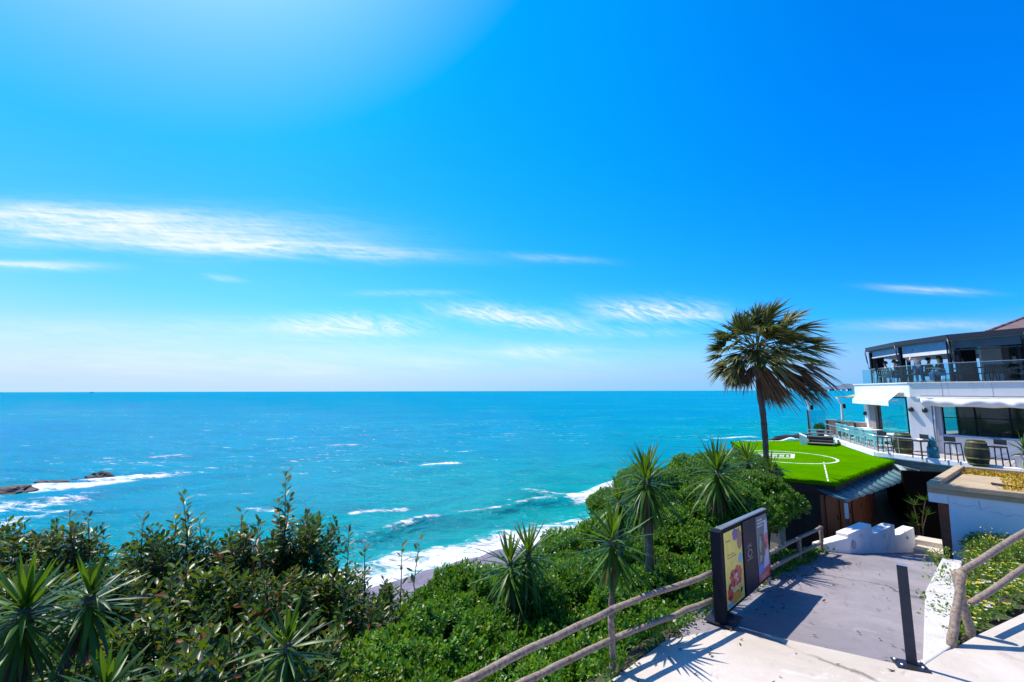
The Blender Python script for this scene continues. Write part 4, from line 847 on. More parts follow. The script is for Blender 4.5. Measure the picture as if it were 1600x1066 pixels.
# ------------------------------------------------------------------ fences, sign, post
def log(p, q, r, n=10, seg=7):
    mb = MB(); p, q = Vector(p), Vector(q); pts, rs = [], []
    for i in range(seg + 1):
        f = i / seg; j = 0.012 if 0 < i < seg else 0
        pts.append(p.lerp(q, f) + Vector((random.uniform(-j, j), random.uniform(-j, j), random.uniform(-j, j)))); rs.append(r * random.uniform(0.94, 1.05))
    mb.tube(pts, rs, n, wob=0.04); return mb
def build_fences():
    t = thing('log_fence', 'weathered round log fence with two rails along the left of the landing', 'fence', (1.36, 6.2, 0))
    posts = [(Vector((-1.1, 4.35, -0.1)), 0.9), (atz(957, 1045, 0), 0.70)]
    for p, h in posts: log(p - Vector((0, 0, 0.25)), p + Vector((0, 0, h)), 0.045).build('post', M_WOODRAIL, t, smooth=True)
    q1 = atd(957, 953, 6.2); q2 = atd(1112, 895, 7.36)
    log(atd(700, 1077, 4.55), q1 + Vector((0.02, 0.02, 0)), 0.043).build('rail', M_WOODRAIL, t, smooth=True); log(q1 + Vector((-0.02, -0.02, 0.015)), q2, 0.042).build('rail', M_WOODRAIL, t, smooth=True)
    l1 = atd(957, 999, 6.2)
    log(atd(790, 1081, 5.0), l1, 0.040).build('rail', M_WOODRAIL, t, smooth=True); log(l1, atd(1112, 938, 7.36), 0.040).build('rail', M_WOODRAIL, t, smooth=True)
    t = thing('log_fence', 'weathered log fence behind the menu board going down to the shack', 'fence', (8.65, 12.5, -0.8))
    ps = [atd(1200, 916, 9.5), atd(1250, 889, 11.3), atd(1283, 868, 12.5)]; tops = [atd(1199, 866, 9.5), atd(1249, 840, 11.3), atd(1283, 824, 12.5)]
    for a_, b_ in zip(ps, tops): log(a_ - Vector((0, 0, 0.25)), b_ + Vector((0, 0, 0.03)), 0.048).build('post', M_WOODRAIL, t, smooth=True)
    st, sl = atd(1180, 875, 9.0), atd(1180, 914, 9.0)
    lows = [atd(1200, 889, 9.5), atd(1250, 864, 11.3), atd(1283, 848, 12.5)]
    for seq in ([st] + tops, [sl] + lows):
        for a_, b_ in zip(seq[:-1], seq[1:]): log(a_, b_, 0.043).build('rail', M_WOODRAIL, t, smooth=True)
    t = thing('log_fence', 'weathered log fence with slanting brace at right beside yellow flowers', 'fence', (6.7, 6.8, 0))
    base = atz(1487, 1010, 0); top = atd(1503, 893, base.y + 0.25); b2 = atz(1519, 992, 0)
    log(base - Vector((0.02, 0, 0.05)), top, 0.058).build('brace', M_WOODRAIL, t, smooth=True)
    log(b2 - Vector((0, 0, 0.2)), top + Vector((0.02, 0.12, -0.05)), 0.062).build('post', M_WOODRAIL, t, smooth=True)
    e1 = atd(1612, 824, 8.1); e2 = atd(1612, 879, 8.1); 
    e1 = top + (e1 - top) * 1.6; l0 = atd(1517, 942, base.y + 0.35); e2 = l0 + (e2 - l0) * 1.6
    log(top + Vector((-0.04, -0.02, 0.0)), e1, 0.047).build('rail', M_WOODRAIL, t, smooth=True); log(l0, e2, 0.045).build('rail', M_WOODRAIL, t, smooth=True)
    log(Vector((e1.x - 0.25, e1.y - 0.1, -0.2)), e1 + Vector((-0.25, -0.1, 0)), 0.08).build('post', M_WOODRAIL, t, smooth=True)
build_fences()

def build_board():
    bl = atz(1119, 968, 0); d2 = bl.y * 1.27
    t = thing('menu_board', 'dark grey outdoor menu board with two food posters', 'sign', (bl.x, bl.y, 0))
    tl, tr = atd(1120, 828, bl.y), atd(1192.5, 796, d2); pl, pr = atd(1123.5, 961, bl.y), atd(1196, 899, d2)
    U = Vector(((tr - tl).x, (tr - tl).y, 0)); Lw = U.length; U.normalize(); Nn = Vector((U.y, -U.x, 0))   # towards the viewer
    x0 = Vector((tl.x, tl.y, 0))
    def pt(f, g, out=0.0):
        top = tl.z + (tr.z - tl.z) * f; bot = pl.z + (pr.z - pl.z) * f
        p = x0 + U * (Lw * f) + Nn * out; return Vector((p.x, p.y, bot + (top - bot) * g))
    def panel(f0, f1, g0, g1, o0, o1):
        mb = MB(); a = [pt(f0, g0, o0), pt(f1, g0, o0), pt(f1, g1, o0), pt(f0, g1, o0)]; b = [pt(f0, g0, o1), pt(f1, g0, o1), pt(f1, g1, o1), pt(f0, g1, o1)]
        mb.add(a + b, [(3, 2, 1, 0), (4, 5, 6, 7), (0, 1, 5, 4), (1, 2, 6, 5), (2, 3, 7, 6), (3, 0, 4, 7)]); return mb
    panel(0, 1, 0, 1, -0.03, 0.06).build('back_panel', M_DARK, t, bevel=0.008)
    panel(0.385, 0.66, 0.02, 0.985, 0.062, 0.085).build('centre_panel', mat('slate_panel', (0.026, 0.026, 0.042), 0.5, 0.08, 3, spec=0.12), t, bevel=0.004)
    panel(-0.005, 1.01, 1.0, 1.02, -0.035, 0.05).build('top_cap', M_STEEL, t)
    mb = MB(); q = x0 - U * 0.07; mb.prism([q - U * 0.12 - Nn * 0.05, q + U * 0.05 - Nn * 0.05, q + U * 0.05 + Nn * 0.11, q - U * 0.12 + Nn * 0.11], 0.0, tl.z + 0.02); mb.build('pylon', M_DARK, t, bevel=0.01)
    q = x0 + U * 0.12; mb = MB(); mb.prism([q - U * 0.11 - Nn * 0.05, q + U * 0.0 - Nn * 0.05, q + U * 0.0 + Nn * 0.055, q - U * 0.11 + Nn * 0.055], 0.0, pl.z + 0.01); mb.build('leg', M_DARK, t)
    q = x0 - U * 0.03; mb = MB(); mb.prism([q - U * 0.2 - Nn * 0.2, q + U * 0.3 - Nn * 0.2, q + U * 0.3 + Nn * 0.22, q - U * 0.2 + Nn * 0.22], 0.004, 0.02); mb.build('base_plate', M_BLACK, t)
    q = x0 + U * (Lw - 0.02); MB().tube([v3(q, -0.6), v3(q, pr.z + 0.02)], 0.035, 8).build('leg', M_STEEL, t)
    # poster areas: (f range), artwork patches as thin overlays
    def mcol(nm, c, r=0.35): return mat(nm, c, r, 0.12, 6)
    def disc(mb, f0, f1, f, g, rf, rg, o, k=18, jag=0.0, seed=0):
        rg_ = random.Random(seed); pts = []
        for i in range(k): a = 2 * math.pi * i / k; s = 1 + jag * rg_.uniform(-1, 1); pts.append(pt(f0 + (f1 - f0) * (f + rf * s * math.cos(a)), g + rg * s * math.sin(a), o))
        mb.poly(pts)
    fa, fb = 0.03, 0.36
    p1 = panel(fa, fb, 0.045, 0.955, 0.061, 0.072).build('poster', mcol('poster_yellow', (0.90, 0.72, 0.11)), t); p1['label'] = 'yellow poster with a red dish'
    o = 0.074
    mb = MB(); disc(mb, fa, fb, 0.62, 0.88, 0.16, 0.075, o, 16, 0.12, 1); mb.build('artwork', mcol('poster_purple', (0.10, 0.06, 0.30)), p1)
    mb = MB(); disc(mb, fa, fb, 0.85, 0.80, 0.14, 0.14, o + 0.001, 16, 0.1, 2); mb.build('artwork', mcol('poster_brown', (0.30, 0.15, 0.09)), p1)
    mb = MB(); disc(mb, fa, fb, 0.86, 0.56, 0.13, 0.06, o, 16, 0.1, 3); disc(mb, fa, fb, 0.2, 0.08, 0.18, 0.03, o, 16, 0.1, 4); mb.build('artwork', mcol('poster_blue', (0.16, 0.45, 0.62)), p1)
    mb = MB(); disc(mb, fa, fb, 0.55, 0.36, 0.34, 0.12, o + 0.001, 22, 0.2, 5); disc(mb, fa, fb, 0.22, 0.22, 0.16, 0.10, o + 0.001, 20, 0.25, 6); mb.build('artwork', mcol('poster_red', (0.72, 0.05, 0.03)), p1)
    mb = MB()
    rg_ = random.Random(9)
    for k in range(16): disc(mb, fa, fb, rg_.uniform(0.2, 0.8), rg_.uniform(0.2, 0.45), 0.05, 0.018, o + 0.0025, 7, 0.4, 30 + k)
    mb.build('artwork', mcol('poster_cream', (0.75, 0.55, 0.42)), p1)
    mb = MB()
    for k in range(12): disc(mb, fa, fb, rg_.uniform(0.15, 0.9), rg_.uniform(0.14, 0.46), 0.06, 0.02, o + 0.0035, 7, 0.4, 60 + k)
    mb.build('artwork', mcol('poster_dark', (0.06, 0.03, 0.04)), p1)
    mb = MB(); disc(mb, fa, fb, 0.5, 0.13, 0.28, 0.06, o + 0.0045, 18, 0.2, 7); mb.build('artwork', mcol('poster_orange', (0.90, 0.33, 0.02)), p1)
    def lines(mb, f0, f1, rows, o, seed):
        r = random.Random(seed)
        for g, h, a, b in rows:
            x = a
            while x < b:
                e = min(b, x + r.uniform(0.02, 0.07)); mb.poly([pt(f0 + (f1 - f0) * x, g, o), pt(f0 + (f1 - f0) * e, g, o), pt(f0 + (f1 - f0) * e, g + h * r.uniform(0.6, 1), o), pt(f0 + (f1 - f0) * x, g + h * r.uniform(0.7, 1), o)]); x = e + 0.018
    mb = MB(); lines(mb, fa, fb, [(0.66, 0.016, 0.14, 0.5), (0.625, 0.016, 0.14, 0.62), (0.83, 0.02, 0.08, 0.34)], o + 0.001, 1); mb.build('lettering', mcol('letter_grey', (0.35, 0.28, 0.10)), p1)
    fa, fb = 0.69, 0.965
    p2 = panel(fa, fb, 0.045, 0.965, 0.061, 0.072).build('poster', mcol('poster_slate', (0.10, 0.16, 0.20)), t); p2['label'] = 'slate blue poster with a red footer'
    sc = mcol('poster_scarlet', (0.80, 0.03, 0.05)); mb = MB(); mb.poly([pt(fa, 0.045, o), pt(fb, 0.045, o), pt(fb, 0.19, o), pt(fa, 0.15, o)]); mb.build('footer', sc, p2); mb = MB(); disc(mb, fa, fb, 0.8, 0.62, 0.2, 0.06, o, 14, 0.15, 11); mb.build('artwork', sc, p2)
    mb = MB(); mb.poly([pt(fa, 0.152, o + 0.001), pt(fa + (fb - fa) * 0.45, 0.175, o + 0.001), pt(fa + (fb - fa) * 0.45, 0.29, o + 0.001), pt(fa, 0.27, o + 0.001)]); mb.build('artwork', mcol('poster_azure', (0.03, 0.22, 0.75)), p2)
    mb = MB(); mb.poly([pt(fa + (fb - fa) * 0.5, 0.19, o), pt(fb, 0.21, o), pt(fb, 0.9, o), pt(fa + (fb - fa) * 0.72, 0.85, o), pt(fa + (fb - fa) * 0.6, 0.5, o)]); mb.build('artwork', mcol('poster_lilac', (0.55, 0.55, 0.74)), p2)
    mb = MB(); disc(mb, fa, fb, 0.82, 0.55, 0.18, 0.13, o + 0.001, 14, 0.2, 13); mb.build('artwork', mcol('poster_rose', (0.80, 0.10, 0.18)), p2)
    mb = MB(); disc(mb, fa, fb, 0.42, 0.50, 0.24, 0.24, o + 0.0022, 16, 0.2, 12); disc(mb, fa, fb, 0.75, 0.50, 0.09, 0.05, o + 0.0022, 10, 0.2, 14); mb.build('artwork', mcol('poster_ink', (0.03, 0.025, 0.03)), p2)
    mb = MB(); disc(mb, fa, fb, 0.28, 0.58, 0.12, 0.11, o + 0.0032, 12, 0.3, 15); disc(mb, fa, fb, 0.25, 0.36, 0.14, 0.06, o + 0.0032, 12, 0.3, 16); mb.build('artwork', mcol('poster_teal', (0.20, 0.32, 0.33)), p2)
    mb = MB(); lines(mb, fa, fb, [(0.90, 0.03, 0.08, 0.55), (0.855, 0.03, 0.08, 0.78), (0.81, 0.028, 0.08, 0.6), (0.10, 0.02, 0.2, 0.75), (0.075, 0.012, 0.15, 0.6)], o + 0.0035, 2); mb.build('lettering', mcol('letter_white', (0.75, 0.78, 0.8)), p2)
    # emblem on the centre panel: a ring crest with rays
    mb = MB(); fa, fb, oo = 0.35, 0.65, 0.088
    for k in range(7):
        a = math.pi * (0.15 + 0.7 * k / 6); c, s = math.cos(a), math.sin(a)
        mb.poly([pt(0.5 + 0.03 * c - 0.006 * s, 0.60 + 0.04 * s + 0.006 * c, oo), pt(0.5 + 0.03 * c + 0.006 * s, 0.60 + 0.04 * s - 0.006 * c, oo), pt(0.5 + 0.062 * c, 0.60 + 0.085 * s, oo)])
    for k in range(16):
        a0, a1 = 2 * math.pi * k / 16, 2 * math.pi * (k + 0.8) / 16
        mb.poly([pt(0.5 + 0.05 * math.cos(a0), 0.545 + 0.055 * math.sin(a0), oo + 0.001), pt(0.5 + 0.05 * math.cos(a1), 0.545 + 0.055 * math.sin(a1), oo + 0.001), pt(0.5 + 0.035 * math.cos(a1), 0.545 + 0.038 * math.sin(a1), oo + 0.001), pt(0.5 + 0.035 * math.cos(a0), 0.545 + 0.038 * math.sin(a0), oo + 0.001)])
    lines(mb, 0.35, 0.65, [(0.46, 0.02, 0.3, 0.7)], oo, 3)
    mb.build('emblem', mcol('emblem_grey', (0.30, 0.30, 0.27)), t)
build_board()

def build_post():
    b = atz(1425, 1040, 0); t = thing('steel_post', 'dark grey flat steel post on a bolted base plate between ramp and landing', 'post', tuple(b))
    tp = atd(1408.5, 883, b.y); 
    MB().box((b.x, b.y, tp.z / 2 + 0.01), (0.115, 0.05, tp.z - 0.02), -0.72).build('upright', mat('post_grey', (0.035, 0.04, 0.055), 0.5, 0.15, 7, spec=0.2, col2=(0.06, 0.06, 0.07), mask=(0.6, 0.75)), t, bevel=0.008)
    MB().box((b.x, b.y, tp.z + 0.006), (0.12, 0.054, 0.012), -0.72).build('top_cap', M_STEEL, t)
    MB().box((b.x - 0.03, b.y - 0.01, 0.012), (0.36, 0.22, 0.016), -0.35).build('base_plate', M_BLACK, t, bevel=0.003)
    for dx, dy in ((-0.15, 0.09), (0.06, -0.10), (-0.16, -0.03), (0.12, 0.02)): MB().lathe([(0.02, 0), (0.02, 0.02), (0.012, 0.025)], (b.x + dx, b.y + dy, 0.02), 6).build('bolt', M_STEEL, t)
build_post()

# ------------------------------------------------------------------ terrace furniture
def make_chair(label, m_, name='terrace_chair', group='turquoise chairs along the deck edge', arms=True, cat='chair'):
    t = thing(name, label, cat, (0, 0, 0), 0, group)
    MB().box((0, 0, 0.45), (0.46, 0.46, 0.04)).build('seat', m_, t, bevel=0.012, local=True)
    mb = MB()
    for k in range(5): mb.bar((-0.19 + 0.095 * k, -0.22, 0.48), (-0.19 + 0.095 * k, -0.28, 0.86), 0.065, 0.02)
    mb.bar((-0.23, -0.285, 0.87), (0.23, -0.285, 0.87), 0.03, 0.06); mb.build('backrest', m_, t, local=True)
    for sx in (-1, 1):
        for sy in (-1, 1): MB().bar((0.21 * sx, 0.2 * sy, 0.44), (0.24 * sx, 0.24 * sy, 0.0), 0.035).build('leg', m_, t, local=True)
        if arms: mb = MB(); mb.bar((0.25 * sx, -0.25, 0.66), (0.25 * sx, 0.2, 0.66), 0.045, 0.025); mb.bar((0.25 * sx, 0.2, 0.65), (0.24 * sx, 0.2, 0.46), 0.03); mb.build('armrest', m_, t, local=True)
    return t
def make_table(label, m_, group, name='terrace_table', s=0.75):
    t = thing(name, label, 'table', (0, 0, 0), 0, group)
    MB().box((0, 0, 0.73), (s, s, 0.03)).build('tabletop', m_, t, bevel=0.008, local=True); MB().tube([(0, 0, 0.02), (0, 0, 0.71)], 0.03, 8).build('pedestal', m_, t, local=True)
    mb = MB(); mb.box((0, 0, 0.015), (0.5, 0.06, 0.03)); mb.box((0, 0, 0.0152), (0.06, 0.5, 0.0298)); mb.build('foot', m_, t, local=True); return t
def build_furniture():
    dl = [Vector((20.2, 27.4)), Vector((18.7, 23.85)), Vector((17.75, 21.35))]
    ch = make_chair('turquoise terrace chair by the deck railing, farthest from the restaurant pillar', M_TEAL); tb = make_table('small white terrace table between turquoise chairs', MW, 'white tables along the deck edge')
    names = ['farthest turquoise chair beside the potted plant at the deck end', 'second turquoise chair from the stairs end of the row', 'third turquoise chair from the stairs end of the row', 'fourth turquoise chair from the stairs end of the row',
             'fifth turquoise chair from the stairs end of the row', 'sixth turquoise chair from the stairs end of the row', 'seventh turquoise chair from the stairs end of the row', 'nearest turquoise chair at the barrel end of the row']
    k = 0
    for (p, q, n0) in ((dl[0], dl[1], 5), (dl[1], dl[2], 3)):
        for i in range(n0):
            x = p.lerp(q, (i + 0.5) / n0) + Vector((0.45, -0.15)); rz = math.atan2(-0.4, 1) + math.pi / 2 * 0 - 1.2 + (0.35 * math.sin(k * 2.1))
            if k == 0: ch.location = (x.x, x.y, DECK_Z); ch.rotation_euler.z = rz; ch['label'] = names[0]
            else: dup(ch, (x.x, x.y, DECK_Z), rz, label=names[k])
            k += 1
    tl = ['small white table at the stairs end of the chair row', 'second small white table from the stairs end', 'third small white table from the stairs end', 'small white table at the barrel end of the chair row']
    for i, f in enumerate((0.08, 0.38, 0.68, 1.0)):
        x = dl[0].lerp(dl[1], f) + Vector((1.15, -0.45))
        if i == 3: x = dl[1].lerp(dl[2], 0.6) + Vector((1.15, -0.3))
        if i == 0: tb.location = (x.x, x.y, DECK_Z); tb['label'] = tl[0]
        else: dup(tb, (x.x, x.y, DECK_Z), 0.3, label=tl[i])
    # barrels
    def barrel(loc, label):
        t = thing('barrel_table', label, 'barrel', loc, 0, 'barrel tables on the deck')
        prof = [(0.26, 0.0), (0.30, 0.12), (0.345, 0.32), (0.36, 0.48), (0.345, 0.64), (0.30, 0.84), (0.265, 0.95)]
        MB().lathe(prof, (0, 0, 0), 24).build('staves', M_BARREL, t, smooth=True, local=True)
        for z, r in ((0.06, 0.285), (0.28, 0.342), (0.66, 0.347), (0.88, 0.295)): MB().lathe([(r, z - 0.025), (r + 0.012, z - 0.02), (r + 0.012, z + 0.02), (r, z + 0.025)], (0, 0, 0), 24).build('hoop', M_HOOP, t, local=True)
        MB().lathe([(0.25, 0.951), (0.25, 0.965)], (0, 0, 0), 24).build('lid', M_DARKWOOD, t, local=True)
        return t
    p = atz(1529, 727, DECK_Z); barrel(tuple(p), 'dark oak barrel table between two bar stools at right')
    p2 = atz(1410, 712, DECK_Z) + Vector((0.45, 0.4, 0)); barrel((p2.x, p2.y, DECK_Z), 'dark oak barrel table behind the steel railing near the pillar')
    def stool(loc, rz, label):
        t = thing('bar_stool', label, 'bar stool', loc, rz, 'black bar stools beside the barrels')
        MB().box((0, 0, 0.74), (0.40, 0.40, 0.05)).build('seat', M_BLACK, t, bevel=0.01, local=True)
        MB().box((-0.19, 0, 0.92), (0.03, 0.38, 0.2)).build('backrest', M_BLACK, t, bevel=0.008, local=True)
        for sx in (-1, 1):
            for sy in (-1, 1): MB().bar((0.18 * sx, 0.18 * sy, 0.72), (0.21 * sx, 0.21 * sy, 0), 0.03).build('leg', M_BLACK, t, local=True)
        mb = MB(); c = 0.198
        for a, b in (((-c, -c), (c, -c)), ((c, -c), (c, c)), ((c, c), (-c, c)), ((-c, c), (-c, -c))): mb.bar((*a, 0.28), (*b, 0.28), 0.024)
        mb.build('footrest', M_BLACK, t, local=True); return t
    for px, py, rz, lab in ((1492, 722, 0.35, 'black bar stool left of the right hand barrel'), (1563, 730, 3.4, 'black bar stool right of the right hand barrel'), (1441, 717, 3.2, 'black bar stool in front of the white pillar'), (1384, 709, 0.4, 'black bar stool left of the barrel behind the railing')):
        p = atz(px, py, DECK_Z); stool((p.x + 0.12, p.y + 0.12, DECK_Z), rz, lab)
    p = atz(1459, 717, DECK_Z); mb = MB(); t = thing('cone_ornament', 'tall dark teal cone standing on the deck between two stools', 'cone', tuple(p))
    mb = MB(); mb.lathe([(0.2, 0.0), (0.195, 0.3), (0.185, 0.5)], p, 16); mb.build('lower_body', M_TEALCONE, t, smooth=True); MB().lathe([(0.168, 0.502), (0.12, 0.72), (0.06, 0.93), (0.03, 0.95)], p, 16).build('upper_body', M_TEALCONE, t, smooth=True)
    # planter with agave at the right edge
    p = atz(1606, 733, DECK_Z) ; t = thing('planter', 'grey square planter at right edge of the deck', 'planter', (p.x, p.y, DECK_Z))
    mb = MB(); mb.box((p.x, p.y, DECK_Z + 0.25), (0.5, 0.5, 0.5), 0.5); mb.build('pot', M_GREY, t, bevel=0.02); MB().box((p.x, p.y, DECK_Z + 0.505), (0.42, 0.42, 0.01), 0.5).build('soil', M_SOIL, t)
    # poles and sail at the sea end
    for k, (px, pb, tx, ty, lab) in enumerate(((1265, 666, 1251, 605, 'white bent pole left of the deck stairs'), (1316.5, 662, 1306.5, 621, 'white bent pole holding the tan shade sail'))):
        d = 29.0 + 2.5 * k; b = atd(px, pb, d); kn = atd(px - (1 if k == 0 else 1.5), 634 if k == 0 else 632, d); tp = atd(tx, ty, d); t = thing('bent_pole', lab, 'pole', (b.x, b.y, DECK_Z), 0, 'white bent poles at the sea end of the deck')
        b.z = DECK_Z; MB().tube([b, b.lerp(kn, 0.5), kn, tp], [0.085, 0.075, 0.07, 0.05], 10).build('pole', MW, t, smooth=True)
        q = kn + Vector((0.14, -0.05, -0.12)); MB().lathe([(0.03, -0.16), (0.09, -0.14), (0.09, 0.12), (0.03, 0.16)], q, 10).build('floodlight', M_DARK, t)
    t0, t1, t2, t3 = atd(1297, 620.5, 31), atd(1352, 612, 29), atd(1352, 615.5, 27.5), atd(1310, 620.5, 31.4)
    mb = MB(); n = 8
    for i in range(n):
        f0, f1 = i / n, (i + 1) / n; s0, s1 = 0.12 * math.sin(math.pi * f0), 0.12 * math.sin(math.pi * f1); dz = Vector((0, 0, 1))
        mb.add([t0.lerp(t1, f0) - dz * s0, t0.lerp(t1, f1) - dz * s1, t3.lerp(t2, f1) - dz * s1, t3.lerp(t2, f0) - dz * s0], [(0, 1, 2, 3)])
    o = mb.build('shade_sail', M_TAN); o.modifiers.new('thick', 'SOLIDIFY').thickness = 0.02; tag(o, 'tan shade sail stretched from the bent pole to the restaurant', 'shade sail')
    # brown windscreen panels behind the chairs
    for k, (px0, px1, pyb, d, lab) in enumerate(((1312, 1334, 682, 27.2, 'brown woven windscreen panel behind the chairs'), (1336, 1356, 686, 26.4, 'brown woven windscreen panel nearest the pillar'), (1292, 1310, 679, 28.6, 'brown woven windscreen panel nearest the sea end'))):
        a_, b_ = atd(px0, pyb, d), atd(px1, pyb, d - 0.4); t = thing('windscreen', lab, 'screen', (a_.x, a_.y, DECK_Z), 0, 'woven windscreens on the deck'); MB().wall(a_, b_, 0.06, DECK_Z + 0.08, DECK_Z + 1.0).build('woven_panel', M_BROWNSLAT, t)
        MB().wall(a_, b_, 0.09, DECK_Z + 1.002, DECK_Z + 1.05).build('top_rail', MW, t)
        for q in (a_, b_): MB().box((q.x, q.y - 0.1, DECK_Z + 0.5), (0.06, 0.06, 1.0)).build('post', M_DARKWOOD, t)
    # stairs at the turf's far end
    s0 = atz(1263, 695, 0.56); Bk = Vector((s0.x, s0.y, 0)).normalized(); U = Vector((Bk.y, -Bk.x, 0)); s1 = s0 + U * 1.25
    t = thing('deck_stairs', 'short dark stairs rising from the turf to the deck end', 'stairs', tuple(s0))
    for k in range(5):
        c = s0.lerp(s1, 0.5) + Bk * (0.32 * k); MB().box((c.x, c.y, 0.56 + 0.16 * k + 0.115), ((s1 - s0).length, 0.36, 0.05), math.atan2(U.y, U.x)).build('tread', M_BROWNPOST, t)
    mb = MB(); c = s0.lerp(s1, 0.5) + Bk * 0.75; mb.box((c.x, c.y, 0.85), ((s1 - s0).length - 0.1, 1.2, 0.3), math.atan2(U.y, U.x)); mb.build('riser', M_DARKWOOD, t)
    q = s0 - U * 0.34; mb = MB(); mb.wall(q + U * 0.12, q + U * 0.12 + Bk * 1.1, 0.36, -1.5, [0.98, 0.98, 1.15, 1.15]); mb.build('side_wall', MW_WORN, t)
    g0 = s0 + Bk * 1.7 + U * 0.1; t = thing('glass_screen', 'clear glass windscreen with black post at the stair head', 'screen', (g0.x, g0.y, DECK_Z)); MB().wall(g0, g0 + U * 0.9 + Bk * 0.8, 0.02, DECK_Z + 0.5, DECK_Z + 1.7).build('pane', M_GLASS_RAIL, t); MB().bar(v3(g0, DECK_Z - 0.1), v3(g0, DECK_Z + 1.75), 0.06).build('post', M_BLACK, t)
build_furniture()

def build_upper_furniture():
    ch = make_chair('dark upstairs chair', M_DARK, 'dining_chair', 'dark chairs on the upper terrace', False); tb = make_table('dark upstairs table', M_DARK, 'dark tables on the upper terrace', 'dining_table')
    tabs = [((1392, 25.6), 'dark dining table nearest the left end of the upper terrace'), ((1418, 24.2), 'dark dining table beside the standing waitress'), ((1462, 22.6), 'dark dining table behind the glass rail in the middle bay'), ((1530, 21.4), 'dark dining table in front of the white upper pier'), ((1582, 20.6), 'dark dining table nearest the right edge upstairs')]
    first = True; n = 0
    for (px, d), lab in tabs:
        p = atd(px, 600, d); loc = (p.x, p.y, UP_Z + 0.06)
        if first: tb.location = loc; tb['label'] = lab
        else: dup(tb, loc, 0.3 * n, label=lab)
        for j, ang in enumerate((0.4, 3.5)):
            q = (p.x + 0.62 * math.cos(ang + n), p.y + 0.62 * math.sin(ang + n), UP_Z + 0.06); rz = ang + n + math.pi / 2
            l2 = lab.replace('dark dining table', 'dark chair %s the table' % ('on the right of' if math.cos(ang + n) > 0 else 'on the left of'))
            if first and j == 0: ch.location = q; ch.rotation_euler.z = rz; ch['label'] = l2
            else: dup(ch, q, rz, label=l2)
        first = False; n += 1
    wt_ = make_chair('white chair alone at the left end of the upper terrace', MW, 'dining_chair', None, True); p = atd(1376, 600, 26.4); wt_.location = (p.x, p.y, UP_Z + 0.06); wt_.rotation_euler.z = 2.0
build_upper_furniture()

